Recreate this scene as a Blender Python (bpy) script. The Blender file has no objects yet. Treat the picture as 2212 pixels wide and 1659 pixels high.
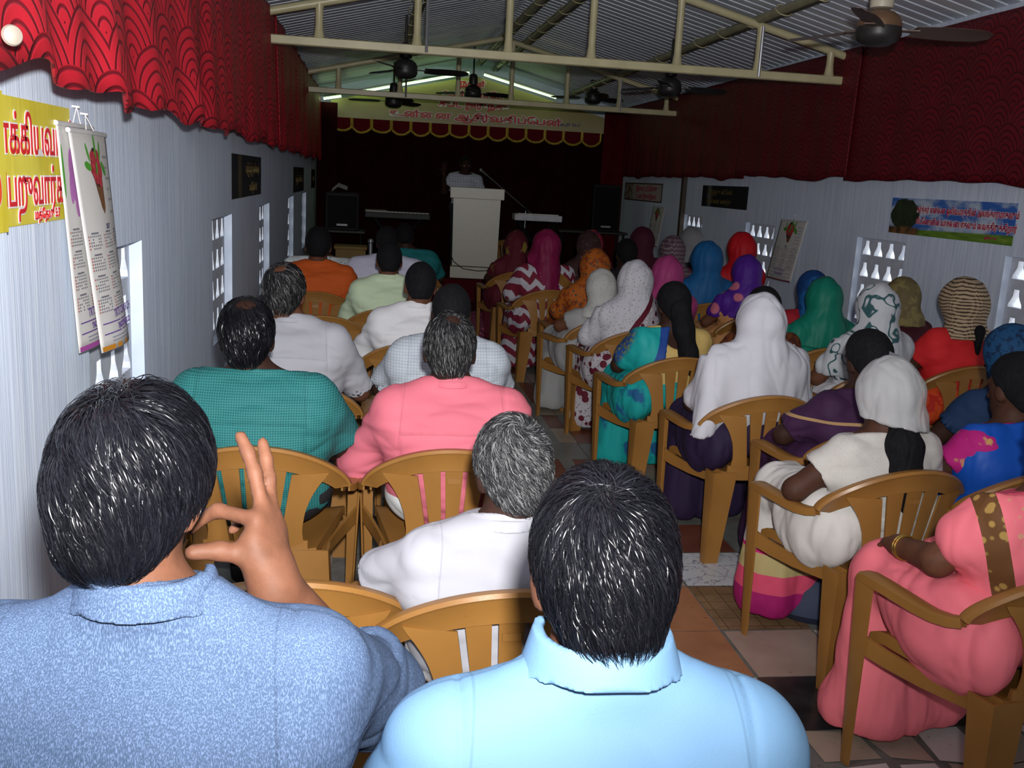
import bpy, math, random
import numpy as np
from mathutils import Vector, Matrix

sc = bpy.context.scene
COL = sc.collection
rnd = random.Random(7)
PI = math.pi

# ---------------------------------------------------------------- camera, light, exposure
def cam_axes(yaw, pitch, roll):
    f = Vector((math.sin(yaw) * math.cos(pitch), math.cos(yaw) * math.cos(pitch), -math.sin(pitch)))
    r0 = Vector((math.cos(yaw), -math.sin(yaw), 0)); u0 = r0.cross(f)
    c, s = math.cos(roll), math.sin(roll)
    return r0 * c + u0 * s, u0 * c - r0 * s, f
CR, CU, CF = cam_axes(.1525, .2056, .0547)
CAM_H = 1.62
cd = bpy.data.cameras.new('camera'); cam = bpy.data.objects.new('camera', cd); COL.objects.link(cam)
cd.sensor_width = 36; cd.lens = 2100 / 2212 * 36; cd.clip_start = .02; cd.clip_end = 200
M = Matrix((CR, CU, -CF)).transposed().to_4x4(); M.translation = Vector((0, 0, CAM_H)); cam.matrix_world = M
sc.camera = cam

w = bpy.data.worlds.new('daylight'); sc.world = w; w.use_nodes = True
bg = w.node_tree.nodes['Background']; bg.inputs[0].default_value = (1, .98, .93, 1); bg.inputs[1].default_value = 2.4

ld = bpy.data.lights.new('camera_flash', 'SPOT'); ld.energy = 760; ld.shadow_soft_size = .035
ld.spot_size = math.radians(114); ld.spot_blend = 1.0; ld.color = (1, .99, .98)
fl = bpy.data.objects.new('camera_flash', ld); COL.objects.link(fl)
fl.location = (.04, -.05, CAM_H + .15)
d = Vector((-.04, 1, .12)).normalized()
fl.rotation_euler = d.to_track_quat('-Z', 'Y').to_euler()

vs = sc.view_settings
vs.view_transform = 'Standard'; vs.look = 'None'; vs.exposure = 0.0; vs.gamma = 1.0; vs.use_curve_mapping = False

cy = sc.cycles; cy.max_bounces = 6; cy.diffuse_bounces = 3; cy.glossy_bounces = 3; cy.transparent_max_bounces = 8; cy.caustics_reflective = False; cy.caustics_refractive = False

# ---------------------------------------------------------------- object helpers
def tag(o, label=None, cat=None, group=None, kind=None):
    if label: o['label'] = label
    if cat: o['category'] = cat
    if group: o['group'] = group
    if kind: o['kind'] = kind
    return o
def empty(name, loc=(0, 0, 0), rz=0):
    o = bpy.data.objects.new(name, None); COL.objects.link(o); o.location = loc; o.rotation_euler = (0, 0, rz)
    o.empty_display_size = .1
    return o
class MB:
    """collects shapes into one mesh"""
    def __init__(s): s.v = []; s.f = []; s.mi = []; s.uv = None
    def add(s, vs_, fs, mi=0):
        o = len(s.v); s.v += [tuple(p) for p in vs_]
        s.f += [tuple(i + o for i in f) for f in fs]; s.mi += [mi] * len(fs)
        return s
    def box(s, x0, x1, y0, y1, z0, z1, mi=0):
        v = [(x, y, z) for z in (z0, z1) for y in (y0, y1) for x in (x0, x1)]
        return s.add(v, [(0, 2, 3, 1), (4, 5, 7, 6), (0, 1, 5, 4), (2, 6, 7, 3), (0, 4, 6, 2), (1, 3, 7, 5)], mi)
    def tube(s, pts, r, n=10, mi=0, cap=True):
        pts = [Vector(p) for p in pts]; m = len(pts)
        rs = r if isinstance(r, (list, tuple)) else [r] * m
        up = None; rings = []
        for i, p in enumerate(pts):
            t = (pts[min(i + 1, m - 1)] - pts[max(i - 1, 0)]).normalized()
            if up is None: up = t.orthogonal().normalized()
            up = (up - t * up.dot(t)).normalized(); b = t.cross(up)
            rings.append([p + (up * math.cos(a) + b * math.sin(a)) * rs[i] for a in [2 * PI * k / n for k in range(n)]])
        v = [q for rg in rings for q in rg]; f = []
        for i in range(m - 1):
            for k in range(n):
                a, b2 = i * n + k, i * n + (k + 1) % n
                f.append((a, b2, b2 + n, a + n))
        if cap:
            f.append(tuple(range(n))[::-1]); f.append(tuple((m - 1) * n + k for k in range(n)))
        return s.add(v, f, mi)
    def sweep(s, pts, sides, ups, prof, mi=0, cap=True, closed=True):
        """prof(i) -> list of (a,b) offsets along side / up at station i"""
        n = len(prof(0)); v = []; f = []
        for i, p in enumerate(pts):
            p = Vector(p); a = Vector(sides[i]); b = Vector(ups[i])
            v += [p + a * q[0] + b * q[1] for q in prof(i)]
        for i in range(len(pts) - 1):
            for k in range(n if closed else n - 1):
                a0, b0 = i * n + k, i * n + (k + 1) % n
                f.append((a0, b0, b0 + n, a0 + n))
        if cap and closed:
            f.append(tuple(range(n))[::-1]); f.append(tuple((len(pts) - 1) * n + k for k in range(n)))
        return s.add(v, f, mi)
    def lathe(s, prof, c=(0, 0, 0), n=24, mi=0):
        v = []; f = []
        for (r, z) in prof:
            v += [(c[0] + r * math.cos(2 * PI * k / n), c[1] + r * math.sin(2 * PI * k / n), c[2] + z) for k in range(n)]
        for i in range(len(prof) - 1):
            for k in range(n):
                a, b = i * n + k, i * n + (k + 1) % n
                f.append((a, b, b + n, a + n))
        f.append(tuple(range(n))[::-1]); f.append(tuple((len(prof) - 1) * n + k for k in range(n)))
        return s.add(v, f, mi)
    def build(s, name, mats, parent=None, smooth=True, loc=None, bevel=0):
        me = bpy.data.meshes.new(name); me.from_pydata(s.v, [], s.f)
        for m_ in (mats if isinstance(mats, (list, tuple)) else [mats]): me.materials.append(m_)
        if len(s.mi): me.polygons.foreach_set('material_index', s.mi)
        if smooth:
            me.shade_smooth()
            try: me.set_sharp_from_angle(angle=math.radians(38))
            except Exception: pass
        o = bpy.data.objects.new(name, me); COL.objects.link(o)
        if parent: o.parent = parent
        if loc: o.location = loc
        if bevel:
            b = o.modifiers.new('bevel', 'BEVEL'); b.width = bevel; b.segments = 2; b.limit_method = 'ANGLE'
        return o
def grid_obj(name, fn, nu, nv, m_, parent=None, thick=0.0, uvs=(1, 1)):
    """fn(u,v)->point, u,v in 0..1 ; gets a UV map scaled by uvs"""
    v = [tuple(fn(i / nu, j / nv)) for j in range(nv + 1) for i in range(nu + 1)]
    f = [(j * (nu + 1) + i, j * (nu + 1) + i + 1, (j + 1) * (nu + 1) + i + 1, (j + 1) * (nu + 1) + i) for j in range(nv) for i in range(nu)]
    me = bpy.data.meshes.new(name); me.from_pydata(v, [], f); me.materials.append(m_); me.shade_smooth()
    uv = me.uv_layers.new(name='UVMap')
    for p in me.polygons:
        for li in p.loop_indices:
            k = me.loops[li].vertex_index
            uv.data[li].uv = ((k % (nu + 1)) / nu * uvs[0], (k // (nu + 1)) / nv * uvs[1])
    o = bpy.data.objects.new(name, me); COL.objects.link(o)
    if parent: o.parent = parent
    if thick:
        s_ = o.modifiers.new('thickness', 'SOLIDIFY'); s_.thickness = thick; s_.offset = 0
    return o
def copy_tree(o, parent=None):
    c = o.copy(); COL.objects.link(c)
    if parent: c.parent = parent
    for ch in list(o.children): copy_tree(ch, c)
    return c

# ---------------------------------------------------------------- material helpers
class NB:
    def __init__(s, name, rough=.6, metal=0, spec=.5):
        s.m = bpy.data.materials.new(name); s.m.use_nodes = True
        s.nt = s.m.node_tree; s.b = s.nt.nodes['Principled BSDF']
        s.b.inputs['Roughness'].default_value = rough; s.b.inputs['Metallic'].default_value = metal
        s.b.inputs['Specular IOR Level'].default_value = spec
    def n(s, t): return s.nt.nodes.new(t)
    def lk(s, a, b): s.nt.links.new(a, b)
    def put(s, inp, v):
        if isinstance(v, bpy.types.NodeSocket): s.lk(v, inp)
        else:
            if hasattr(inp.default_value, '__len__') and isinstance(v, (tuple, list)) and len(v) == 3 and len(inp.default_value) == 4: v = (*v, 1)
            inp.default_value = v
    def ma(s, op, a, b=None, c=None, clamp=False):
        x = s.n('ShaderNodeMath'); x.operation = op; x.use_clamp = clamp
        s.put(x.inputs[0], a)
        if b is not None: s.put(x.inputs[1], b)
        if c is not None: s.put(x.inputs[2], c)
        return x.outputs[0]
    def mix(s, f, a, b, mode='MIX'):
        x = s.n('ShaderNodeMix'); x.data_type = 'RGBA'; x.blend_type = mode
        s.put(x.inputs[0], f); s.put(x.inputs[6], a); s.put(x.inputs[7], b)
        return x.outputs[2]
    def co(s, kind='Object'): return s.n('ShaderNodeTexCoord').outputs[kind]
    def mp(s, v, scale=(1, 1, 1), loc=(0, 0, 0), rot=(0, 0, 0)):
        x = s.n('ShaderNodeMapping'); s.put(x.inputs[0], v); x.inputs[1].default_value = loc
        x.inputs[2].default_value = rot; x.inputs[3].default_value = scale
        return x.outputs[0]
    def xyz(s, v):
        x = s.n('ShaderNodeSeparateXYZ'); s.put(x.inputs[0], v); return x.outputs
    def noise(s, v, sc_=5, det=3, rough=.55, col=False):
        x = s.n('ShaderNodeTexNoise'); s.put(x.inputs['Vector'], v); x.inputs['Scale'].default_value = sc_
        x.inputs['Detail'].default_value = det; x.inputs['Roughness'].default_value = rough
        return x.outputs['Color' if col else 'Fac']
    def vor(s, v, sc_=5, feat='F1', out='Distance'):
        x = s.n('ShaderNodeTexVoronoi'); s.put(x.inputs['Vector'], v); x.inputs['Scale'].default_value = sc_; x.feature = feat
        return x.outputs[out]
    def ramp(s, f, stops, interp='LINEAR'):
        x = s.n('ShaderNodeValToRGB'); s.put(x.inputs[0], f); cr = x.color_ramp; cr.interpolation = interp
        while len(cr.elements) < len(stops): cr.elements.new(.5)
        for e, (p, c) in zip(cr.elements, stops): e.position = p; e.color = (*c, 1) if len(c) == 3 else c
        return x.outputs[0]
    def step(s, v, lo, hi): # smooth 0..1
        x = s.n('ShaderNodeMapRange'); x.interpolation_type = 'SMOOTHSTEP'; s.put(x.inputs[0], v)
        x.inputs[1].default_value = lo; x.inputs[2].default_value = hi
        return x.outputs[0]
    def bump(s, h, st=.3, dist=.01):
        x = s.n('ShaderNodeBump'); s.put(x.inputs['Height'], h); x.inputs['Strength'].default_value = st; x.inputs['Distance'].default_value = dist
        s.lk(x.outputs[0], s.b.inputs['Normal']); return s
    def col(s, c): s.put(s.b.inputs['Base Color'], c); return s
    def rough(s, r): s.put(s.b.inputs['Roughness'], r); return s
def simple(name, c, rough=.6, metal=0, spec=.5, var=.12, nscale=8, bump=0, bscale=60):
    k = NB(name, rough, metal, spec); v = k.co()
    n = k.noise(v, nscale, 4)
    lo = tuple(x * (1 - var) for x in c); hi = tuple(min(1, x * (1 + var)) for x in c)
    k.col(k.ramp(n, [(.3, lo), (.7, hi)]))
    if bump: k.bump(k.noise(v, bscale, 3), bump, .005)
    return k.m
def emis(name, c, st):
    k = NB(name); k.col((0, 0, 0)); k.b.inputs['Emission Color'].default_value = (*c, 1); k.b.inputs['Emission Strength'].default_value = st
    return k.m
def srgb(r, g, b):
    f = lambda x: (x / 255 / 12.92) if x / 255 <= .04045 else ((x / 255 + .055) / 1.055) ** 2.4
    return (f(r), f(g), f(b))

# ---------------------------------------------------------------- setting: floor, walls, roof
XL, XR, YB, YE = -.82, 3.8, -2.6, 15.5
def wall_mat():
    k = NB('whitewash', .75, 0, .3); v = k.co()
    a = k.noise(k.mp(v, (1, 40, 1.6)), 1.0, 5, .65); b = k.noise(v, 1.2, 4); c = k.noise(k.mp(v, (1, 130, 2.5)), 1.0, 3)
    base = k.ramp(a, [(.3, (.54, .63, .79)), (.55, (.68, .77, .91)), (.75, (.80, .86, .96))])
    base = k.mix(k.step(b, .55, .8), base, (.56, .64, .79))
    base = k.mix(k.step(c, .66, .74), base, (.75, .79, .86))
    k.col(base); k.bump(k.ma('ADD', a, c), .25, .006)
    return k.m
M_WALL = wall_mat()
def lattice_mat():
    k = NB('lattice_paint', .8, 0, .2); k.col(k.ramp(k.noise(k.co(), 20, 3), [(.3, (.5, .54, .62)), (.7, (.6, .64, .72))])); return k.m
M_LAT = lattice_mat()

ZT, ZS = 1.337, .66
WL = [(3.01, 3.73), (5.36, 6.11), (7.6, 8.35), (10.16, 10.94), (12.3, 13.04)]
WR = [(4.7, 5.42), (6.55, 7.265), (8.89, 9.61), (10.95, 11.64)]
def wall(name, x_in, x_out, wins):
    b = MB(); ys = sorted([YB, YE] + [y for w_ in wins for y in w_])
    x0, x1 = min(x_in, x_out), max(x_in, x_out)
    b.box(x0, x1, YB, YE, 0, ZS); b.box(x0, x1, YB, YE, ZT, 2.86)
    for i in range(0, len(ys), 2): b.box(x0, x1, ys[i], ys[i + 1], ZS, ZT)
    o = b.build(name, M_WALL, smooth=False); tag(o, kind='structure'); return o
wall('wall_left', XL, XL - .23, WL)
wall('wall_right', XR, XR + .23, WR)
def jali(name, x0, x1, ya, yb):
    """pierced concrete lattice with four rows of bell-shaped holes"""
    b = MB(); nc, nr = 4, 4; cw = (yb - ya) / nc; ch = (ZT - ZS) / nr
    bell = [(-.36, -.30), (.36, -.30), (.33, -.16), (.20, .02), (.15, .12), (.13, .34), (-.13, .34), (-.15, .12), (-.20, .02), (-.33, -.16)]
    def hit(poly, a):
        dx, dy = math.cos(a), math.sin(a); best = 9
        for i in range(len(poly)):
            (x1_, y1_), (x2_, y2_) = poly[i], poly[(i + 1) % len(poly)]
            ex, ey = x2_ - x1_, y2_ - y1_; den = dx * ey - dy * ex
            if abs(den) < 1e-9: continue
            t = (x1_ * ey - y1_ * ex) / den; u = (x1_ * dy - y1_ * dx) / den
            if t > 0 and -1e-6 <= u <= 1 + 1e-6: best = min(best, t)
        return dx * best, dy * best
    sq = [(-.5, -.5), (.5, -.5), (.5, .5), (-.5, .5)]
    bell = [(x, (y + .02) * 1.0) for x, y in bell]
    angs = sorted(set([2 * PI * k / 20 for k in range(20)] + [math.atan2(y, x) % (2 * PI) for x, y in sq + bell]))
    n = len(angs)
    for r in range(nr):
        for c in range(nc):
            cy, cz = ya + (c + .5) * cw, ZS + (r + .5) * ch
            o_ = [hit(sq, a) for a in angs]; i_ = [hit(bell, a) for a in angs]
            P = lambda x, q: (x, cy + q[0] * cw, cz + q[1] * ch)
            v = [P(x0, q) for q in o_] + [P(x0, q) for q in i_] + [P(x1, q) for q in o_] + [P(x1, q) for q in i_]
            f = []
            for k in range(n):
                k2 = (k + 1) % n
                f += [(k, k2, n + k2, n + k), (2 * n + k, 3 * n + k, 3 * n + k2, 2 * n + k2), (n + k, n + k2, 3 * n + k2, 3 * n + k)]
            b.add(v, f)
    tag(b.build(name, M_LAT, smooth=False), kind='structure')
for i, (a, c) in enumerate(WL): jali('window_%d' % (i + 1), XL - .085, XL - .045, a, c)
for i, (a, c) in enumerate(WR): jali('window_%d' % (i + 6), XR + .045, XR + .085, a, c)
# shallow pilaster on the left wall, near the camera
tag(MB().box(XL, XL + .035, 1.75, 2.285, 0, 1.83).build('trim_1', M_WALL, smooth=False), kind='structure')
tag(MB().box(XR - .05, XR, 11.62, 11.70, 0, 1.80).build('trim_2', simple('dark_wood', (.05, .035, .025), .6), smooth=False), kind='structure')
# far wall and rear wall; unseen doorway behind camera added to admit fill daylight
tag(MB().box(XL - .23, XR + .23, YE, YE + .2, 0, 3.4).build('wall_far', M_WALL, smooth=False), kind='structure')
FILL_DOOR = (.7, 2.1, 2.05)
tag(MB().box(XL - .23, FILL_DOOR[0], YB - .2, YB, 0, 3.4).box(FILL_DOOR[1], XR + .23, YB - .2, YB, 0, 3.4).box(FILL_DOOR[0], FILL_DOOR[1], YB - .2, YB, FILL_DOOR[2], 3.4)
    .build('wall_rear', M_WALL, smooth=False), kind='structure')
def ROOFZ(x): return 3.40 - .25 * abs(x - 1.5)
def roof_mat():
    k = NB('galvanised_sheet', .42, .15, .5); v = k.co()
    a = k.noise(k.mp(v, (1.2, 9, 1)), 1, 4); b = k.noise(k.mp(v, (.3, 1.4, .3)), 1, 2)
    c_ = k.ramp(a, [(.3, (.62, .69, .82)), (.7, (.82, .87, .95))])
    k.col(k.mix(k.step(b, .6, .7), c_, (.9, .93, .97)))
    k.rough(k.ma('MULTIPLY_ADD', a, .3, .3)); return k.m
def roof():
    b = MB(); per = .14; ys = []
    y = YB - .3
    while y < YE + .3:
        for dy, dz in ((0, 0), (.098, 0), (.106, .024), (.124, .024), (.132, 0)): ys.append((y + dy, dz))
        y += per
    n = len(ys); v = []
    for x in (XL - .5, 1.5, XR + .5):
        v += [(x, yy, ROOFZ(x) + dz) for yy, dz in ys]
    f = [(j * n + i, j * n + i + 1, (j + 1) * n + i + 1, (j + 1) * n + i) for j in range(2) for i in range(n - 1)]
    o = b.add(v, f).build('ceiling', roof_mat(), smooth=False); tag(o, kind='structure')
    s_ = o.modifiers.new('t', 'SOLIDIFY'); s_.thickness = .004; s_.offset = 1
roof()

# floor: assorted stone and ceramic offcuts laid in a loose grid
def tile_mats():
    out = []
    def stone(n, c1, c2, sc_=6, rough=.35, vein=None):
        k = NB(n, rough, 0, .5); v = k.co(); a = k.noise(v, sc_, 5)
        c = k.ramp(a, [(.3, c1), (.7, c2)])
        if vein:
            w_ = k.noise(v, 7, 3, .6, True); vv = k.mix(.25, v, w_)
            e = k.vor(vv, 11, 'DISTANCE_TO_EDGE'); c = k.mix(k.step(e, .0, .055), vein, c)
        d_ = k.noise(v, 38, 3); c = k.mix(k.step(d_, .66, .72), c, tuple(x * .6 for x in c1))
        k.col(c); out.append(k.m)
    stone('terracotta_tile', (.30, .12, .055), (.42, .19, .09))
    k = NB('brown_grid_tile', .4); v = k.co(); p = k.xyz(v)
    gx = k.ma('ABSOLUTE', k.ma('SUBTRACT', k.ma('FRACT', k.ma('MULTIPLY', p[0], 13.7)), .5)); gy = k.ma('ABSOLUTE', k.ma('SUBTRACT', k.ma('FRACT', k.ma('MULTIPLY', p[1], 13.7)), .5))
    g = k.step(k.ma('MAXIMUM', gx, gy), .465, .49); k.col(k.mix(g, k.ramp(k.noise(v, 9), [(.3, (.17, .10, .05)), (.7, (.26, .16, .085))]), (.07, .04, .02))); out.append(k.m)
    stone('veined_white_marble', (.52, .53, .55), (.66, .66, .67), 5, .3, (.22, .24, .30))
    stone('black_granite', (.012, .012, .014), (.03, .03, .033), 14, .25)
    stone('pinkish_stone', (.30, .21, .16), (.42, .32, .26), 4)
    stone('beige_stone', (.28, .23, .17), (.38, .32, .24), 4)
    stone('grey_slate', (.14, .15, .14), (.22, .23, .215), 5)
    stone('dark_green_stone', (.03, .045, .04), (.06, .08, .07), 6)
    stone('dark_red_tile', (.14, .04, .022), (.21, .07, .04), 6)
    stone('white_ceramic', (.52, .49, .46), (.62, .58, .55), 4)
    stone('cement', (.10, .095, .085), (.19, .18, .16), 12, .8)
    return out
TM = tile_mats()
def floor():
    b = MB(); b.box(XL - .23, XR + .23, YB - 1.5, YE, -.1, -.003, 10)
    ybs = [2.565 - .37 * k for k in range(14, 0, -1)] + [2.565, 2.90, 3.25, 3.657, 4.03, 4.40, 4.78] + [4.78 + .37 * k for k in range(1, 30)]
    xbs = [-.86, -.49, -.125, .245, .615, .985, 1.35, 1.715, 2.085, 2.455, 2.825, 3.195, 3.565, 3.82]
    r = random.Random(3)
    fixed = {(1.35, 3.657): 2, (1.35, 3.25): 1, (.985, 3.25): 0, (.985, 3.657): 4, (.985, 2.90): 0, (1.35, 2.90): 4, (1.35, 2.565): 3, (1.715, 2.90): 9,
             (1.715, 3.25): 6, (1.715, 2.565): 3, (1.715, 3.657): 6, (1.35, 4.03): 8, (1.715, 4.03): 6, (1.35, 4.40): 6, (.985, 4.03): 5, (.985, 4.40): 4, (.615, 3.657): 5, (.615, 3.25): 0}
    for i in range(len(xbs) - 1):
        for j in range(len(ybs) - 1):
            x0, x1, y0, y1 = xbs[i], xbs[i + 1], ybs[j], ybs[j + 1]
            if y1 > 12.9: continue
            g = .004; m_ = fixed.get((x0, round(y0, 3)))
            if m_ is None: m_ = r.choice([5, 5, 4, 6, 6, 6, 8, 7, 0, 5, 10] if y0 > 3.5 else [4, 5, 6, 9, 3, 0, 10])
            if .9 < x0 < 1.2 and y0 > 4.7: m_ = r.choice([8, 5, 5, 6])
            j_ = lambda: r.uniform(-.004, .004)
            if (x0, round(y0, 3)) == (1.35, 2.195) or (y0 < 2.5 and x0 > 1.0 and r.random() < .7):
                # broken pieces bedded in cement
                cx, cy = x0 + (x1 - x0) * r.uniform(.4, .6), y0 + (y1 - y0) * r.uniform(.4, .6)
                cs = [(x0, y0), (x1, y0), (x1, y1), (x0, y1)]
                for q in range(4):
                    a_, c_ = cs[q], cs[(q + 1) % 4]; mid = ((a_[0] + c_[0]) / 2, (a_[1] + c_[1]) / 2); pv = cs[q - 1]; pm = ((a_[0] + pv[0]) / 2, (a_[1] + pv[1]) / 2)
                    poly = [a_, mid, (cx, cy), pm]; gx = sum(p[0] for p in poly) / 4; gy = sum(p[1] for p in poly) / 4; s_ = r.uniform(.8, .97)
                    b.add([(gx + (p[0] - gx) * s_ + r.uniform(-.012, .012), gy + (p[1] - gy) * s_ + r.uniform(-.012, .012), .001) for p in poly], [(0, 1, 2, 3)], r.choice([9, 9, 4, 10, 5, 3]))
                continue
            b.add([(x0 + g + j_(), y0 + g + j_(), 0), (x1 - g + j_(), y0 + g + j_(), 0), (x1 - g + j_(), y1 - g + j_(), 0), (x0 + g + j_(), y1 - g + j_(), 0)], [(0, 1, 2, 3)], m_)
    # narrow slate border strip along the aisle
    b.add([(1.155, 4.9, .0015), (1.235, 4.9, .0015), (1.235, 10.2, .0015), (1.155, 10.2, .0015)], [(0, 1, 2, 3)], 6)
    tag(b.build('floor', TM, smooth=False), kind='structure')
floor()

# ---------------------------------------------------------------- trusses, purlins, rods, fans
M_STEEL = simple('cream_enamel', (.52, .47, .28), .35, 0, .5, .12, 6)
M_ROD = simple('bare_steel_rod', (.32, .33, .36), .35, .6)
M_PURL = simple('aged_cream_pipe', (.30, .28, .17), .4, 0, .5, .2, 5)
def truss(Y, posts, label):
    t = empty('roof_truss', (1.5, Y, 2.545)); tag(t, label, 'truss', 'roof trusses')
    L = lambda x, z: (x - 1.5, 0, z - 2.545)
    b = MB(); b.sweep([L(-.77, 2.545), L(3.76, 2.545)], [(0, 1, 0)] * 2, [(0, 0, 1)] * 2, lambda i: [(-.03, -.026), (-.018, -.034), (.018, -.034), (.03, -.026), (.03, .026), (.018, .034), (-.018, .034), (-.03, .026)])
    b.build('bottom_chord', M_STEEL, t)
    for x0, z0 in ((-.77, 2.735), (3.76, 2.725)):
        zr = 3.275
        b = MB(); b.tube([L(x0, z0), L(1.52, zr)], .031, 12); b.build('top_chord', M_STEEL, t)
    for x in posts:
        zt = (2.735 + (x + .77) / 2.29 * .54) if x < 1.52 else (2.725 + (3.76 - x) / 2.24 * .55)
        b = MB(); b.tube([L(x, 2.57), L(x, 2.60), L(x, 2.66), L(x, zt - .05), L(x, zt - .01)], [.046, .036, .029, .029, .036], 12); b.build('post', M_STEEL, t)
    for x in (.36, 2.97):
        b = MB(); b.tube([(x - 1.5 + .03, -.045, ROOFZ(x) - .13 - 2.545), (x - 1.5 + .03, -.045, -.02)], .012, 8); b.build('hanger_rod', M_ROD, t)
    return t
PX = [-.40, .32, 1.01, 1.655, 2.34, 3.0, 3.60]
truss(7.68, PX, 'cream painted steel roof truss nearest the camera, spanning between the red valances')
truss(12.1, PX, 'farther cream steel roof truss crossing in front of the yellow text banner')
def purlin(x, label):
    z = ROOFZ(x) - .075
    t = empty('roof_purlin', (x, 6.5, z)); tag(t, label, 'pipe', 'pipes along the roof')
    b = MB(); b.tube([(0, -8.5, 0), (0, 8.7, 0)], .034, 12); b.build('pipe', M_PURL, t)
    b = MB(); b.tube([(.05, -8.5, -.02), (.05, 8.7, -.02)], .011, 8); b.build('conduit', simple('dark_conduit', (.06, .055, .04), .5), t)
    y = -5.5
    while y < 8.4:
        b = MB(); b.tube([(.0 + .062 * math.cos(a), y + .06 * math.sin(a * 1), -.005 + .048 * math.sin(a)) for a in [2 * PI * k / 12 for k in range(13)]], .0045, 6, cap=False)
        b.build('strap', M_STEEL, t); y += .62
purlin(.36, 'cream pipe with strapped conduit along the left roof slope')
purlin(1.55, 'left one of the two strapped pipes beside the roof ridge')
purlin(1.80, 'right one of the two strapped pipes beside the roof ridge')
purlin(2.97, 'cream pipe with wire straps along the right roof slope')

M_FAN = simple('fan_brown_paint', (.10, .06, .045), .4, .1)
M_FANB = simple('fan_black', (.02, .018, .018), .45)
M_FANC = simple('fan_cream', (.50, .46, .36), .4)
M_BRASS = simple('fan_brass', (.20, .11, .06), .4, .4)
def fan(x, y, z, rot, label, dark, zroof=None):
    t = empty('ceiling_fan', (x, y, z), rot); tag(t, label, 'fan', 'ceiling fans')
    zr = (zroof or ROOFZ(x) - .02) - z
    b = MB(); b.tube([(0, 0, .08), (0, 0, zr)], .012, 10); b.build('downrod', M_ROD if not dark else M_FANB, t)
    b = MB(); b.lathe([(.02, .27), (.038, .265), (.05, .25), (.056, .22), (.06, .16), (.058, .135), (.03, .13)], n=24); b.build('lower_canopy', M_FANB if dark else M_FANC, t)
    b = MB(); b.lathe([(.02, .13), (.07, .115), (.10, .09), (.112, .06), (.112, .04), (.03, .04)], n=32); b.build('motor_top', M_FANB if dark else M_BRASS, t)
    b = MB(); b.lathe([(.03, .042), (.112, .04), (.115, .0), (.10, -.03), (.06, -.05), (.015, -.055)], n=32); b.build('motor_housing', M_FANB, t)
    for k in range(3):
        a = 2 * PI * k / 3; ca, sa = math.cos(a), math.sin(a)
        def R_(p): return (p[0] * ca - p[1] * sa, p[0] * sa + p[1] * ca, p[2])
        b = MB(); b.sweep([R_(p) for p in ((.10, 0, .03), (.17, 0, .03), (.20, 0, .03))], [R_((0, 1, 0))] * 3, [(0, 0, 1)] * 3, lambda i: [(-.02 - .012 * i, -.003), (.02 + .012 * i, -.003), (.02 + .012 * i, .003), (-.02 - .012 * i, .003)])
        br = b.build('blade_bracket', M_FANB if dark else M_FAN, t)
        b = MB(); st = []
        n = 9
        for i in range(n):
            f = i / (n - 1); st.append((R_((.18 + .42 * f, .0, .03)), R_((0, math.cos(.3), -math.sin(.3))), .055 + .016 * math.sin(PI * min(1, f * 1.0)) - (.03 * max(0, f - .9) / .1)))
        up = R_((0, math.sin(.3), math.cos(.3)))
        b.sweep([s[0] for s in st], [s[1] for s in st], [up] * n, lambda i: [(-st[i][2], -.003), (0, .003), (st[i][2], -.003), (st[i][2], .0), (0, .006), (-st[i][2], .0)])
        b.build('blade', M_FANB if dark else M_FAN, t)
fan(2.59, 5.0, 2.46, -.10, 'brown ceiling fan nearest the camera under the right roof slope', False)
fan(2.86, 9.55, 2.56, .1, 'dark ceiling fan over the right benches behind the nearest truss', True)
fan(3.0, 13.6, 2.77, .6, 'small dark ceiling fan far right beside the yellow banner', True)
fan(.30, 9.6, 2.56, .04, 'dark ceiling fan on the left behind the nearest truss', True)
fan(1.33, 13.5, 2.72, .35, 'small dark ceiling fan in front of the banner lettering', True)
fan(.28, 13.6, 2.545, .9, 'small dark ceiling fan far left below the farther truss', True)

# ---------------------------------------------------------------- red valances along both walls
def valance_mat(name, lo, mid, hi):
    k = NB(name, .55, 0, .35)
    uv = k.xyz(k.co('UV')); u, v = uv[0], uv[1]
    W, Hr, R_ = .25, .145, .158
    vr = k.ma('FLOOR', k.ma('DIVIDE', v, Hr)); ds = []
    for j in (0, 1, 2):
        row = k.ma('SUBTRACT', vr, float(j)); off = k.ma('MULTIPLY', k.ma('FLOORED_MODULO', row, 2.0), .5)
        up = k.ma('SUBTRACT', k.ma('DIVIDE', u, W), off)
        du = k.ma('MULTIPLY', k.ma('SUBTRACT', up, k.ma('ROUND', up)), W)
        dv = k.ma('SUBTRACT', v, k.ma('MULTIPLY', row, Hr))
        ds.append(k.ma('SQRT', k.ma('ADD', k.ma('MULTIPLY', du, du), k.ma('MULTIPLY', k.ma('MULTIPLY', dv, dv), .62))))
    i2 = k.ma('LESS_THAN', ds[2], R_); i1 = k.ma('LESS_THAN', ds[1], R_)
    a = k.ma('ADD', k.ma('MULTIPLY', i1, ds[1]), k.ma('MULTIPLY', k.ma('SUBTRACT', 1.0, i1), ds[0]))
    dd = k.ma('ADD', k.ma('MULTIPLY', i2, ds[2]), k.ma('MULTIPLY', k.ma('SUBTRACT', 1.0, i2), a))
    fr = k.ma('FRACT', k.ma('MULTIPLY', dd, 5.2 / R_))
    tri = k.ma('ABSOLUTE', k.ma('SUBTRACT', fr, .5))       # .5 at ring border
    line = k.step(tri, .30, .46)
    n = k.noise(k.co(), 3, 3)
    base = k.ramp(n, [(.3, mid), (.75, hi)])
    k.col(k.mix(line, base, lo)); k.bump(k.ma('SUBTRACT', 1.0, line), .5, .006)
    return k.m
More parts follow.
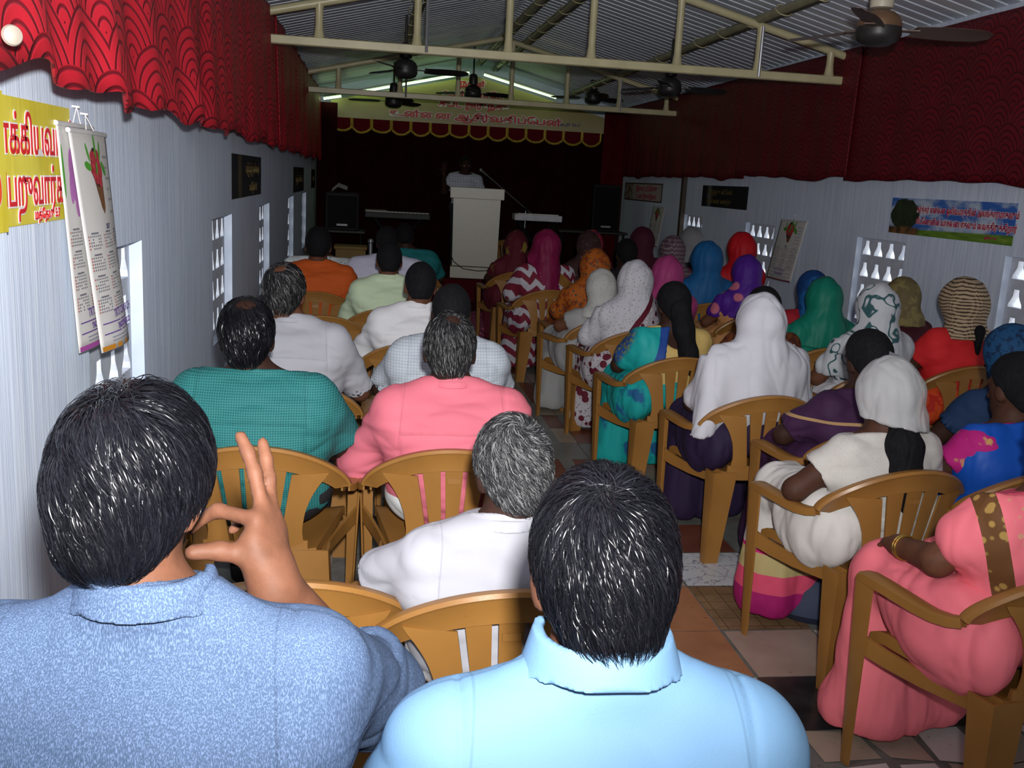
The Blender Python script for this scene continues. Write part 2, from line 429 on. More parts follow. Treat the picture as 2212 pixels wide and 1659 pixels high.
M_VAL = valance_mat('red_brocade', (.13, .004, .010), (.40, .009, .020), (.50, .014, .028))
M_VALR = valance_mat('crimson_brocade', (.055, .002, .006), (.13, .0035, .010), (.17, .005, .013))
def valance(x_w, sgn, ya, yb, label, mat_, seed, zb=1.785, amp=.035, near=False, top=None):
    r = random.Random(seed); ph = [r.uniform(0, 6.28) for _ in range(6)]; L = yb - ya
    def fold(y):
        return (math.sin(y * 9.3 + ph[0] + .8 * math.sin(y * 2.1 + ph[1])) * .55 + math.sin(y * 21 + ph[2] + math.sin(y * 4 + ph[3])) * .3 + math.sin(y * 4.1 + ph[4]) * .35)
    def fn(u, v):
        y = ya + L * u; s = 1 - v      # s: 0 at the top edge, 1 at the hem
        a = amp * (.35 + .65 * s); f = fold(y + .05 * s)
        zt = (top or ROOFZ(x_w) - .05)
        hm = .4 if sgn < 0 else 1.0; zl = zb + hm * (.018 * math.sin(y * (5 if sgn > 0 else 2.3) + ph[5]) + .012 * math.sin(y * 13 + ph[2])) - (.035 * max(0, math.sin(y * 1.9 + ph[1])) ** 6 if sgn < 0 else 0) + (.03 * max(0, f) if near else 0)
        x = x_w + sgn * (.055 + a + a * f + (.05 * s * s if near else .01 * s))
        return (x, y, zl + (zt - zl) * v)
    o = grid_obj('curtain', fn, int(L * 42), 16, mat_, None, .006, (L, 1.0))
    tag(o, label, 'curtain', None); return o
valance(XL, 1, 1.1, 4.15, 'bright red brocade valance on the left wall above the yellow poster and calendars', M_VAL, 1, 1.772, .035, True)
valance(XL, 1, 4.12, 8.1, 'second red valance from the camera on the left wall, above the gold lettered black poster', M_VAL, 2, 1.79, .032)
valance(XL, 1, 8.06, 11.6, 'third red valance from the camera on the left wall, in shade', M_VAL, 3, 1.785, .03)
valance(XL, 1, 11.55, 15.0, 'farthest red valance on the left wall next to the stage', M_VAL, 4, 1.78, .03)
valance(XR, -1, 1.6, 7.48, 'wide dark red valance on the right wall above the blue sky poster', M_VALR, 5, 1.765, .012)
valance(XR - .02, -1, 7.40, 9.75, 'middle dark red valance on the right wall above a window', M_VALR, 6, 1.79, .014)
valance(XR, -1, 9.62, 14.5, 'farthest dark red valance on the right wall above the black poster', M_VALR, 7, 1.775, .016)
# pale disc on the near left valance
b = MB(); b.lathe([(.001, .0), (.027, .0), (.030, .006), (.026, .014), (.012, .02), (.001, .021)], n=28)
o = b.build('ceiling_rose', simple('offwhite_plastic', (.26, .22, .18), .6)); o.location = (-.640, 1.935, 1.826); o.rotation_euler = (0, PI / 2, -.9); o.scale = (.62, .62, .7)
tag(o, 'round off-white disc on the near red valance', 'disc')

# ---------------------------------------------------------------- lettering
def letters(name, body, size, m_, mw, parent=None, bold=0.0, spx=1.0, sx=1.0, align='CENTER', depth=.0006, lift=0.0):
    c = bpy.data.curves.new(name, 'FONT'); c.body = body; c.size = size; c.extrude = depth; c.offset = bold
    c.align_x = align; c.align_y = 'BOTTOM_BASELINE'; c.space_character = spx; c.resolution_u = 3
    t = bpy.data.objects.new(name, c); COL.objects.link(t)
    dg = bpy.context.evaluated_depsgraph_get(); dg.update()
    me = bpy.data.meshes.new_from_object(t.evaluated_get(dg)); bpy.data.objects.remove(t); bpy.data.curves.remove(c)
    me.materials.clear(); me.materials.append(m_); me.name = name
    o = bpy.data.objects.new(name, me); COL.objects.link(o)
    mm = mw.copy() @ Matrix.Translation((0, 0, lift)) @ Matrix.Diagonal((sx, 1, 1, 1))
    if parent: o.parent = parent
    o.matrix_local = mm
    return o
def frame_on_wall(side):
    """local x = reading direction, y = up, z = out of the wall"""
    if side == 'L': return Matrix(((0, 0, 1, 0), (1, 0, 0, 0), (0, 1, 0, 0), (0, 0, 0, 1)))
    if side == 'R': return Matrix(((0, 0, -1, 0), (-1, 0, 0, 0), (0, 1, 0, 0), (0, 0, 0, 1)))
    return Matrix(((1, 0, 0, 0), (0, 0, -1, 0), (0, 1, 0, 0), (0, 0, 0, 1)))     # facing the camera
def at(side, x, y, z):
    m = frame_on_wall(side).copy(); m.translation = Vector((x, y, z)); return m
M_RED = simple('print_red', (.62, .02, .03), .5, var=.03); M_CRIM = simple('print_crimson', (.45, .02, .07), .5, var=.03)
M_WHT = simple('print_white', (.75, .74, .72), .55, var=.03); M_GOLD = simple('print_gold', (.13, .085, .012), .5, var=.1)
M_INK = simple('print_ink', (.05, .05, .09), .6); M_PURP = simple('print_purple', (.12, .05, .26), .6)
M_BLUEI = simple('print_blue', (.05, .05, .22), .6); M_ORANGE = simple('print_orange', (.75, .08, .02), .5, var=.03)
def sheet(name, mw, w_, h_, m_, t=.002, parent=None):
    b = MB(); b.box(-w_ / 2, w_ / 2, -h_ / 2, h_ / 2, 0, t); o = b.build(name, m_, parent, smooth=False); o.matrix_local = mw; return o
def two(name, body, size, mw, parent, m1, m2, bold=.0, out=.004, **k):
    letters(name + '_outline', body, size, m2, mw, parent, bold + out, lift=.0026, **k)
    letters(name, body, size, m1, mw, parent, bold, lift=.0042, **k)

# --- gable banner
def banner():
    Y = 15.02
    t = empty('gable_banner', (1.45, Y, 2.40)); tag(t, 'yellow gable banner with red lettering above the stage', 'banner')
    k = NB('banner_yellow', .5); v = k.co(); p = k.xyz(v)
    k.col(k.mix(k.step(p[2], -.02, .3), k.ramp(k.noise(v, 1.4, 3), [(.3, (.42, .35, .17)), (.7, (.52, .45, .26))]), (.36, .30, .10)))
    pts = [(-2.05, 0), (2.13, 0), (2.13, .22), (.06, .72), (-2.05, .24)]
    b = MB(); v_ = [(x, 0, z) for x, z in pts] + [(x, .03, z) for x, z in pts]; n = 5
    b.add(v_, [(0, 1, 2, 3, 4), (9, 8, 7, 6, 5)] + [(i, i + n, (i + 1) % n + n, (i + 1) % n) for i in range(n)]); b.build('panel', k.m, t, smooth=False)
    for body, x, z, sz, sx in (('நான்', .02, .565, .115, 1.25), ('உன்ேனாேட', .03, .41, .115, 1.25), ('கூட இருந்து', .05, .255, .115, 1.3), ('உன்ைன ஆசீர்வதிப்ேபன்', .10, .075, .13, 1.5)):
        two('lettering', body, sz, at('F', x, -.002, z), t, M_RED, M_WHT, .004, .008, sx=sx)
    letters('reference', 'ஆதி 26:3', .05, M_BLUEI, at('F', 1.52, -.002, .085), t, .001, sx=1.5, lift=.003)
banner()
def scallops():
    Y = 14.97; x0, x1 = -.58, 3.46; n = 14; wd = (x1 - x0) / n
    t = empty('stage_valance', (1.44, Y, 2.40)); tag(t, 'dark red scalloped stage valance edged with gold trim', 'valance')
    b = MB(); g = MB(); m_ = simple('maroon_satin', (.11, .003, .009), .8, 0, .1)
    for i in range(n):
        xa = x0 + i * wd - 1.44; r_ = random.Random(i); sag = r_.uniform(-.012, .012)
        prof = [(xa, -.11), (xa + wd * .08, -.15), (xa + wd * .28, -.185 + sag), (xa + wd * .5, -.195 + sag), (xa + wd * .72, -.185 + sag * .5), (xa + wd * .92, -.15), (xa + wd, -.11)]
        v_ = [(x, 0, 0) for x, z in prof] + [(x, -.006 * math.sin(k_), z) for k_, (x, z) in enumerate(prof)]
        v_ += [(x, y + .004, z) for x, y, z in v_]; m2 = len(prof); f = [(k_, k_ + 1, m2 + k_ + 1, m2 + k_) for k_ in range(m2 - 1)] + [(3 * m2 + k_, 3 * m2 + k_ + 1, 2 * m2 + k_ + 1, 2 * m2 + k_) for k_ in range(m2 - 1)]
        b.add(v_, f)
        g.tube([(x, -.006, z) for x, z in prof], .017, 8)
        g.tube([(xa, -.006, -.0), (xa, -.006, -.11)], .024, 8)
    g.tube([(x1 - 1.44, -.006, 0), (x1 - 1.44, -.006, -.11)], .016, 8)
    b.build('scallops', m_, t); g.build('gold_trim', simple('gold_braid', (.55, .38, .05), .4, .3, var=.35, nscale=40), t)
scallops()
def tube_light(a, c, st, label):
    a, c = Vector(a), Vector(c); t = empty('tube_light', a); tag(t, label, 'light', 'tube lights along the gable')
    b = MB(); b.tube([(0, 0, 0), c - a], .015, 12); b.build('tube', emis('tube_glow', (.62, 1, .45), st), t)
    b = MB(); dv = (c - a); nrm = Vector((-dv.z, 0, dv.x)).normalized() * .035
    b.sweep([nrm * 1.0, dv + nrm], [(0, 1, 0)] * 2, [nrm.normalized()] * 2, lambda i: [(-.02, -.012), (.02, -.012), (.02, .012), (-.02, .012)]); b.build('batten', simple('batten_white', (.6, .62, .6), .5), t, smooth=False)
tube_light((-.70, 14.9, 2.64), (-.45, 14.9, 2.69), 6, 'short green-white tube light at the left foot of the banner gable')
tube_light((-.30, 14.9, 2.74), (1.40, 14.9, 3.14), 5, 'long green-white tube light along the left slope of the banner gable')
tube_light((1.62, 14.9, 3.13), (2.72, 14.9, 2.87), 3, 'green-white tube light along the right slope of the banner gable')

# --- posters
def bright_poster():
    t = empty('poster', (XL + .001, 2.63, 1.60)); tag(t, 'yellow poster with big red lettering behind the near left calendar', 'poster')
    k = NB('poster_yellow', .5); v = k.co(); n = k.noise(v, 3, 3)
    k.col(k.ramp(n, [(.35, (.60, .50, .03)), (.65, (.70, .62, .08))])); k.bump(k.noise(k.mp(v, (1, 9, 2)), 1, 3), .3, .01)
    b = MB(); b.box(0, .003, -.345, .26, -.145, .148); b.box(.034, .038, -.70, -.343, -.148, .15); b.build('paper', k.m, t, smooth=False)
    two('lettering', 'பாக்கியவான்', .115, at('L', .003, -.035, .022), t, M_RED, M_WHT, .001, .004, sx=.74)
    two('lettering', 'ெபறுவார்கள்', .115, at('L', .003, -.03, -.098), t, M_RED, M_WHT, .001, .004, sx=.68)
    two('lettering', 'மத்ேதயு 5:7', .032, at('L', .003, .03, -.135), t, M_RED, M_WHT, .0005, .002, sx=1.0)
    two('lettering', 'ம்', .15, at('L', .038, -.46, -.095), t, M_ORANGE, M_WHT, .002, .005, sx=1.3)
bright_poster()
def dark_poster(side, yc, zc, w_, h_, lines, label, glow, bgc=(.006, .008, .014)):
    x = XL + .001 if side == 'L' else XR - .001
    t = empty('poster', (x, yc, zc)); tag(t, label, 'poster')
    k = NB('poster_dark', .35); v = k.co(); p = k.xyz(v)
    g = k.step(k.ma('ADD', k.ma('ABSOLUTE', k.ma('MULTIPLY', k.ma('SUBTRACT', p[0], glow[0] if side == 'L' else -glow[0]), 1.0)), k.ma('MULTIPLY', k.ma('ABSOLUTE', p[1]), .25)), glow[1], 0.0)
    k.col(k.mix(k.ma('MULTIPLY', g, k.noise(v, 14, 3)), bgc, glow[2]))
    sheet('paper', at(side, 0, 0, 0), w_, h_, k.m, .002, t)
    for body, dx, dz, sz, sx, m_ in lines: letters('lettering', body, sz, m_, at(side, 0, dx, dz), t, .001, sx=sx, lift=.0026)
dark_poster('L', 6.89, 1.557, 1.6, .27, [('கர்த்தர் நல்லவர்', .28, .02, .085, 1.1, M_GOLD), ('சங்கீதம் 34:8', .30, -.10, .075, .9, M_GOLD)], 'black poster with gold lettering on the left wall above two windows', (-.42, .16, (.30, .22, .08)), (.008, .010, .022))
dark_poster('L', 11.68, 1.505, 1.7, .275, [('கர்த்தர் என் ேமய்ப்பர்', .1, -.03, .1, 1.0, M_GOLD)], 'small dark poster far down the left wall before the last window', (-.5, .16, (.10, .07, .03)))
dark_poster('L', 14.55, 1.50, 1.0, .26, [('ஆெமன்', .1, -.03, .1, 1.0, M_GOLD)], 'dark poster at the stage end of the left wall', (-.3, .1, (.06, .05, .03)))
dark_poster('R', 10.33, 1.573, 1.40, .235, [('கர்த்தர் உன் ேமல்', .12, .025, .07, 1.15, M_GOLD), ('கண்ைண ைவத்து', .14, -.075, .07, 1.1, M_GOLD)], 'black poster with dim gold lettering and white figure on the right wall', (.45, .13, (.32, .34, .30)))
t = empty('poster', (XR - .001, 13.58, 1.565)); tag(t, 'beige poster with two maroon lines at the far end of the right wall', 'poster')
k = NB('poster_beige', .5); v = k.co(); p = k.xyz(v)
k.col(k.mix(k.ma('MULTIPLY', k.step(p[0], -.45, -.6), k.step(k.noise(v, 12), .4, .55)), (.50, .44, .41), (.16, .09, .05)))
b = MB(); b.box(-.95, .95, -.12, .12, 0, .002); o = b.build('paper', k.m, t, smooth=False); o.matrix_local = at('R', 0, 0, 0)
b = MB(); F_ = .012
for q in ((-.96, .96, .11, .125), (-.96, .96, -.125, -.11), (-.96, -.94, -.12, .12), (.94, .96, -.12, .12)): b.box(*q, 0, .008)
o = b.build('border', simple('poster_border', (.05, .025, .02), .5), t, smooth=False); o.matrix_local = at('R', 0, 0, 0)
letters('lettering', 'நீங்கள் பூமிக்கு', .10, M_CRIM, at('R', 0, -.18, .015), t, .002, sx=1.2, lift=.004); letters('lettering', 'உப்பாய் இருக்கிறீர்கள்', .085, M_CRIM, at('R', 0, -.18, -.085), t, .002, sx=1.0, lift=.004)
def sky_poster():
    t = empty('poster', (XR - .001, 6.09, 1.525)); tag(t, 'blue sky and tree poster with crimson lettering on the right wall', 'poster')
    k = NB('poster_meadow', .4); v = k.co(); p = k.xyz(v)      # y decreases in reading direction
    sky = k.mix(k.step(k.noise(k.mp(v, (2.2, 5, 1)), 1.6, 4), .42, .62), (.035, .14, .50), (.50, .60, .72))
    zg = k.ma('ADD', p[1], k.ma('MULTIPLY', p[0], -.02))
    grass = k.ramp(k.noise(k.mp(v, (3, 18, 1)), 2, 4), [(.3, (.06, .16, .015)), (.7, (.22, .36, .04))])
    c = k.mix(k.step(zg, -.085, -.075), grass, sky)
    tr = k.vor(k.mp(v, (1, 1, 1)), 26); n = k.noise(v, 9, 4)
    ey = k.ma('ADD', p[0], .52); ez = k.ma('SUBTRACT', p[1], .015)
    e = k.ma('SQRT', k.ma('ADD', k.ma('MULTIPLY', k.ma('MULTIPLY', ey, ey), 26.0), k.ma('MULTIPLY', k.ma('MULTIPLY', ez, ez), 85.0)))
    e = k.ma('ADD', e, k.ma('MULTIPLY', k.ma('SUBTRACT', n, .5), .6))
    c = k.mix(k.step(e, 1.02, .94), c, k.mix(tr, (.006, .012, .006), (.03, .05, .02)))
    so = k.ma('MULTIPLY', k.step(p[1], -.06, -.09), k.step(p[0], -.28, -.36)); c = k.mix(so, c, k.ramp(n, [(.4, (.03, .018, .008)), (.6, (.22, .10, .03))]))
    k.col(c)
    sheet('paper', at('R', 0, 0, 0), 1.43, .252, k.m, .002, t)
    two('lettering', 'கர்த்தர் என்ைன ஒலிவமரத்தின் அலங்காரமாகவும்', .056, at('R', 0, -.19, .035), t, M_CRIM, M_WHT, .0016, .0022, sx=.74)
    two('lettering', 'லீபேனானின் வாசைனயாகவும் ைவத்திருக்கிறார்', .056, at('R', 0, -.19, -.045), t, M_CRIM, M_WHT, .0016, .0022, sx=.74)
    letters('reference', 'ஓசியா 14:6', .022, M_CRIM, at('R', 0, -.5, -.10), t, .0006, sx=1.0, lift=.003)
sky_poster()

# --- calendars
M_PAPER = simple('calendar_paper', (.60, .59, .57), .55, var=.05, nscale=3)
def surf_strip(fn, u0, u1, v0, v1, off, nu=8, nv=6):
    """grid patch lying on surface fn(u,v)->(point, normal)"""
    v_ = []; f = []
    for j in range(nv + 1):
        for i in range(nu + 1):
            p, n = fn(u0 + (u1 - u0) * i / nu, v0 + (v1 - v0) * j / nv); v_.append(p + n * off)
    for j in range(nv):
        for i in range(nu):
            a = j * (nu + 1) + i; f.append((a, a + 1, a + nu + 2, a + nu + 1))
    return v_, f
def calendar(side, y0, ztop, w_, h_, bow, tilt, label, rule, flower=False, out=.012, swing=0.0, slant=0.0):
    """hanging wall calendar; the sheet bows away from the wall"""
    sg = 1 if side == 'L' else -1; xw = XL if side == 'L' else XR
    t = empty('calendar', (xw, y0, ztop)); tag(t, label, 'calendar', 'hanging wall calendars')
    def P(u, v):       # u 0..1 reading direction, v 0 top .. 1 bottom
        yy = (u - .5) * w_ * (1 - .06 * v) + slant * v; dep = out + bow * math.sin(PI * u) * (.25 + .75 * v) + tilt * v + swing * (1 - u) * (.35 + .65 * v)
        return Vector((sg * dep, sg * yy, -h_ * v))
    def fn(u, v):
        p = P(u, v); e = .01; n = (P(u + e, v) - p).cross(P(u, v + e) - p).normalized()
        if n.x * sg < 0: n = -n
        return p, n
    b = MB(); v_, f = surf_strip(fn, 0, 1, 0, 1, .0, 16, 18); o = MB().add(v_, f).build('sheet', M_PAPER, t); s_ = o.modifiers.new('t', 'SOLIDIFY'); s_.thickness = .0015; s_.offset = 0
    b = MB(); b.tube([fn(i / 10, 0)[0] for i in range(11)], .007, 8); b.build('hanger_bar', simple('hanger_white', (.6, .6, .6), .4), t)
    mid = fn(.5, 0)[0]; b = MB(); b.tube([fn(.38, 0)[0], (sg * .012, sg * .0, .05), fn(.62, 0)[0]], .0015, 6); b.tube([(0, sg * 0, .052), (sg * .02, 0, .05)], .003, 6); b.build('string', M_WHT, t)
    def patch(name, u0, u1, v0, v1, m_, off=.0014, nu=6, nv=4): v2, f2 = surf_strip(fn, u0, u1, v0, v1, off, nu, nv); return MB().add(v2, f2).build(name, m_, t)
    patch('bottom_rule', .02, .98, .975, .998, rule)
    rr = random.Random(int(y0 * 10)); gm = [simple('grid_ink', (.16, .16, .19), .6), simple('grid_red', (.45, .10, .08), .6)]
    for mth in range(12):                                   # twelve little month blocks
        u0 = .06 + .31 * (mth % 3); v0 = .46 + .098 * (mth // 3)
        g = MB()
        for q in range(5):
            for c_ in range(7):
                if rr.random() < .85:
                    v2, f2 = surf_strip(fn, u0 + .036 * c_, u0 + .036 * c_ + .022, v0 + .014 * q, v0 + .014 * q + .007, .0013, 1, 1); g.add(v2, f2, 1 if c_ == 0 else 0)
        v2, f2 = surf_strip(fn, u0 + .06, u0 + .2, v0 - .014, v0 - .006, .0013, 2, 1); g.add(v2, f2, 0); g.build('month_block', gm, t, smooth=False)
    # bouquet in a brown cone, printed picture made of small flat shapes
    def blob(name, u, v, ru, rv, m_, ang=0, n=14, off=.0018):
        pts = []
        for k_ in range(n):
            a = 2 * PI * k_ / n; x, y_ = ru * math.cos(a), rv * math.sin(a); pts.append((u + (x * math.cos(ang) - y_ * math.sin(ang)), v + (x * math.sin(ang) + y_ * math.cos(ang)) * w_ / h_))
        q = [fn(*p)[0] + fn(*p)[1] * off for p in pts]; return q, [tuple(range(n))]
    pic = MB(); mats = [simple('pic_brown', (.17, .075, .03), .5, var=.3, nscale=40), simple('pic_rose', (.42, .035, .05), .5, var=.4, nscale=60), simple('pic_leaf', (.07, .33, .03), .5), simple('pic_dark', (.03, .02, .015), .6), simple('pic_violet', (.42, .16, .42), .5)]
    if not flower:
        cone = [(.36, .19), (.60, .185), (.55, .34), (.50, .37), (.45, .34)]
        pic.add([fn(*p)[0] + fn(*p)[1] * .0016 for p in cone], [(0, 1, 2, 3, 4)], 0)
        q, f2 = blob('d', .47, .155, .13, .14, 3, off=.0017); pic.add(q, f2, 3)
        for (u, v, r_) in ((.38, .16, .05), (.47, .12, .055), (.56, .16, .055), (.43, .20, .05), (.52, .20, .06), (.40, .11, .045), (.55, .11, .045)): q, f2 = blob('r', u, v, r_, r_ * 1.3, 1, rr.uniform(0, 3), off=.0022); pic.add(q, f2, 1)
        for (u, v, ru, rv, a) in ((.27, .15, .07, .03, .2), (.68, .16, .08, .035, .6), (.50, .06, .025, .09, .1), (.62, .08, .025, .08, .5), (.30, .09, .02, .07, -.4), (.47, .16, .02, .05, .3)): q, f2 = blob('l', u, v, ru, rv, 2, a, off=.0026); pic.add(q, f2, 2)
    else:
        for (u, v, ru, rv) in ((.22, .17, .05, .12), (.27, .24, .06, .16), (.20, .26, .05, .14), (.30, .33, .06, .12)): q, f2 = blob('f', u, v, ru, rv, 4, .15); pic.add(q, f2, 4)
        q, f2 = blob('l', .05, .2, .02, .2, 2); pic.add(q, f2, 2)
    pic.build('picture', mats, t, smooth=False)
    # lettering: put flat text in a frame tangent to the sheet
    def txt(body, u, v, sz, m_, sx=1.0, bold=0.0):
        p, n = fn(u, v); e = .02; xd = (fn(u + e, v)[0] - fn(u - e, v)[0]).normalized(); yd = n.cross(xd).normalized(); m4 = Matrix((xd, yd, n)).transposed().to_4x4(); m4.translation = p + n * .004
        letters('lettering', body, sz, m_, m4, t, bold, sx=sx, depth=.0002)
    txt('2017', .50, .435, .020, M_INK, 1, .0008)
    txt('TRTS CHURCH', .50, .845, .034, M_PURP, .98, .0003); txt('THOOTHUKUDI', .5, .905, .024, M_PURP, .98, .0008)
    for q in (.868, .918): patch('box_rule', .08, .92, q, q + .006, M_PURP)
    for q in (.94, .957): patch('fine_print', .2, .82, q, q + .006, simple('fine_ink', (.25, .24, .33), .6), nu=10, nv=1)
    for q in (.10, .15, .20, .25, .30, .36): patch('verse_line', .72, .72 + rr.uniform(.12, .22), q, q + .012, simple('pale_ink', (.36, .35, .36), .6), nu=4, nv=1)
    return t
M_RULEO = simple('rule_orange', (.50, .20, .01), .5); M_RULEP = simple('rule_magenta', (.35, .06, .30), .5); M_RULEM = simple('rule_maroon', (.16, .03, .06), .5)
calendar('L', 3.01, 1.690, .40, .62, .035, .03, 'curling calendar with rose cone picture and orange bottom rule on left wall', M_RULEO, False, .014, .02, .08)
calendar('L', 2.93, 1.705, .36, .62, .020, .012, 'calendar with violet flower and magenta bottom rule behind the orange ruled one', M_RULEP, True, .004, .012, .05)
calendar('R', 8.44, 1.405, .54, .55, .015, .03, 'curling calendar hanging between two windows on the right wall', M_RULEM, False, .008, .02, -.13)
calendar('R', 12.67, 1.385, .52, .52, .015, .03, 'farthest calendar below the beige poster on the right wall', M_RULEM, False, .008, .02, -.10)

# ---------------------------------------------------------------- stage end of the hall
M_CARPET = simple('red_carpet', (.075, .005, .010), .95, 0, .05, var=.25, nscale=30, bump=.3, bscale=200)
b = MB(); b.box(XL, XR, 12.9, YE, -.02, .30); tag(b.build('floor_stage', M_CARPET, smooth=False), kind='structure')
b = MB(); b.box(.1, 3.0, 10.3, 12.9, 0, .006); o = b.build('floor_carpet', M_CARPET, smooth=False); tag(o, 'dark red carpet on the floor below the lectern', 'carpet'); o.name = 'carpet'
def drape(name, xa, xb, y, z0, z1, label, seed, mat_, amp=.03):
    r = random.Random(seed); ph = [r.uniform(0, 6) for _ in range(4)]
    def fn(u, v):
        x = xa + (xb - xa) * u
        return (x, y + amp * (math.sin(x * 26 + ph[0] + math.sin(x * 5 + ph[1])) * .6 + math.sin(x * 11 + ph[2]) * .5) * (1.1 - .3 * v), z0 + (z1 - z0) * v)
    o = grid_obj(name, fn, int((xb - xa) * 60) + 4, 6, mat_, None, .006); tag(o, label, 'curtain'); return o
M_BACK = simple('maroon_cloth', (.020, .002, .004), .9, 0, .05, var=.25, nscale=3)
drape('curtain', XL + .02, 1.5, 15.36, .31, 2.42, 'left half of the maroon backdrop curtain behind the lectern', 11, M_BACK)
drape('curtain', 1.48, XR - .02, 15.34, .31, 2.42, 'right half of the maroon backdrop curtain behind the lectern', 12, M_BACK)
drape('curtain', 3.42, XR - .03, 14.62, .31, 2.74, 'narrow dark red wing curtain at the far right corner', 13, simple('wing_red', (.075, .003, .007), .9, 0, .05), .02)
drape('curtain', XL + .03, -.50, 14.95, .31, 2.6, 'narrow dark wing curtain at the far left corner', 14, M_BACK, .02)

M_CREAM = simple('lectern_laminate', (.47, .44, .35), .35, 0, .5, .05, 40)
def lectern():
    t = empty('lectern', (1.43, 13.3, .30), -.10); tag(t, 'tall cream lectern with overhanging top standing on the stage', 'lectern')
    b = MB(); b.box(-.325, .325, -.22, .22, 0, .155); b.build('plinth', M_CREAM, t, smooth=False, bevel=.006)
    b = MB(); b.sweep([(0, 0, .165), (0, 0, 1.06)], [(1, 0, 0)] * 2, [(0, 1, 0)] * 2, lambda i: [(-.300, -.2), (.300, -.2), (.300, .2), (-.300, .2)] if i == 0 else [(-.315, -.2), (.315, -.2), (.315, .2), (-.315, .2)]); b.build('body', M_CREAM, t, smooth=False)
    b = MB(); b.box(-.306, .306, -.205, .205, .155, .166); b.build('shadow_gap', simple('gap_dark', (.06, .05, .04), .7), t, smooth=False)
    b = MB(); b.box(-.36, .36, -.26, .26, 1.06, 1.205); b.build('top', M_CREAM, t, smooth=False, bevel=.006)
    b = MB(); b.tube([(-.33, -.235, .34), (-.28, -.24, .22), (-.15, -.24, .13), (.05, -.24, .11), (.25, -.24, .125), (.34, -.235, .15)], .006, 8); o = b.build('cable', simple('cable_black', (.015, .015, .015), .5)); o.location = t.location; o.rotation_euler = t.rotation_euler
    tag(o, 'black cable drooping across the foot of the lectern', 'cable')
lectern()
M_BLACK = simple('black_plastic', (.005, .005, .006), .6, 0, .2); M_CHROME = simple('dull_chrome', (.26, .27, .29), .35, .8)
def mic_stand():
    t = empty('microphone_stand', (2.18, 13.80, .30)); tag(t, 'chrome boom microphone stand reaching from the right to the speaker', 'microphone stand')
    b = MB(); b.tube([(0, 0, .02), (0, 0, .93)], .013, 10); b.build('pole', M_CHROME, t)
    for a in (.4, 2.5, 4.6): b = MB(); b.tube([(0, 0, .10), (.27 * math.cos(a), .27 * math.sin(a), .012)], .010, 8); b.build('leg', M_BLACK, t)
    b = MB(); b.lathe([(.01, -.03), (.028, -.025), (.028, .025), (.01, .03)], (0, 0, .945), 14); b.build('boom_clamp', M_BLACK, t)
    b = MB(); b.tube([(.10, 0, .87), (0, 0, .945), (-.62, -.15, 1.40)], .009, 8); b.build('boom', M_CHROME, t)
    b = MB(); b.tube([(-.58, -.14, 1.37), (-.665, -.155, 1.435)], [.011, .017], 12); b.lathe([(.004, -.026), (.02, -.02), (.027, 0), (.02, .02), (.004, .026)], (-.68, -.155, 1.445), 14); b.build('microphone', simple('mic_grey', (.2, .2, .2), .4, .5), t)
mic_stand()
def keyboard():
    t = empty('electronic_keyboard', (2.28, 13.4, 1.10)); tag(t, 'white electronic keyboard beside the microphone stand', 'keyboard')
    b = MB(); b.box(-.33, .33, -.13, .13, 0, .085); b.build('case', simple('keyboard_white', (.58, .58, .62), .4), t, smooth=False, bevel=.01)
    b = MB()
    for i in range(18): b.box(-.28 + .031 * i, -.252 + .031 * i, -.125, .0, .085, .097)
    b.build('keys', M_WHT, t, smooth=False)
    b = MB(); b.box(-.30, .30, .02, .11, .085, .092); b.build('control_panel', simple('panel_grey', (.2, .2, .22), .4), t, smooth=False)
    s_ = empty('keyboard_stand', (2.28, 13.4, .30)); tag(s_, 'black crossed stand under the white keyboard', 'stand')
    for y in (-.12, .12):
        for sg in (-1, 1): b = MB(); b.tube([(-.28 * sg, y + .006 * sg, .0), (.26 * sg, y + .006 * sg, .79)], .014, 8); b.build('leg', M_BLACK, s_)
    b = MB(); b.tube([(-.26, -.13, .79), (-.26, .13, .79)], .012, 8); b.tube([(.26, -.13, .79), (.26, .13, .79)], .012, 8); b.build('rest', M_BLACK, s_)
keyboard()
def pa(x, y, z, label, w_=.42, h_=.68):
    t = empty('loudspeaker', (x, y, z)); tag(t, label, 'loudspeaker')
    b = MB(); b.sweep([(0, 0, 0), (0, 0, h_)], [(1, 0, 0)] * 2, [(0, 1, 0)] * 2, lambda i: [(-w_ / 2, -.18), (w_ / 2, -.18), (w_ * .36, .2), (-w_ * .36, .2)]); b.build('cabinet', M_BLACK, t, smooth=False, bevel=.012)
    k = NB('grille', .8, 0, .1); k.col(k.mix(k.step(k.vor(k.co(), 110), .2, .5), (.002, .002, .002), (.008, .008, .008)))
    b = MB(); b.box(-w_ * .44, w_ * .44, -.195, -.18, .03, h_ - .04); b.build('grille', k.m, t, smooth=False)
    b = MB(); b.box(-.07, .07, -.2, -.195, .06, .085); b.build('badge', simple('badge_grey', (.32, .33, .34), .4), t, smooth=False)
    return t
pa(3.33, 13.9, .98, 'black loudspeaker on a table beside the right wing curtain', .40, .66)
pa(-.36, 13.4, .86, 'black loudspeaker on the left of the stage with a pale object on top', .44, .49)
def table(x, y, z0, w_, d_, h_, label):
    t = empty('table', (x, y, z0)); tag(t, label, 'table')
    b = MB(); b.box(-w_ / 2, w_ / 2, -d_ / 2, d_ / 2, h_ - .03, h_); b.build('tabletop', simple('dark_table', (.012, .009, .007), .6), t, smooth=False, bevel=.004)
    for sx in (-1, 1):
        for sy in (-1, 1): b = MB(); b.tube([(sx * (w_ / 2 - .05), sy * (d_ / 2 - .05), 0), (sx * (w_ / 2 - .05), sy * (d_ / 2 - .05), h_ - .03)], .016, 8); b.build('leg', M_BLACK, t)
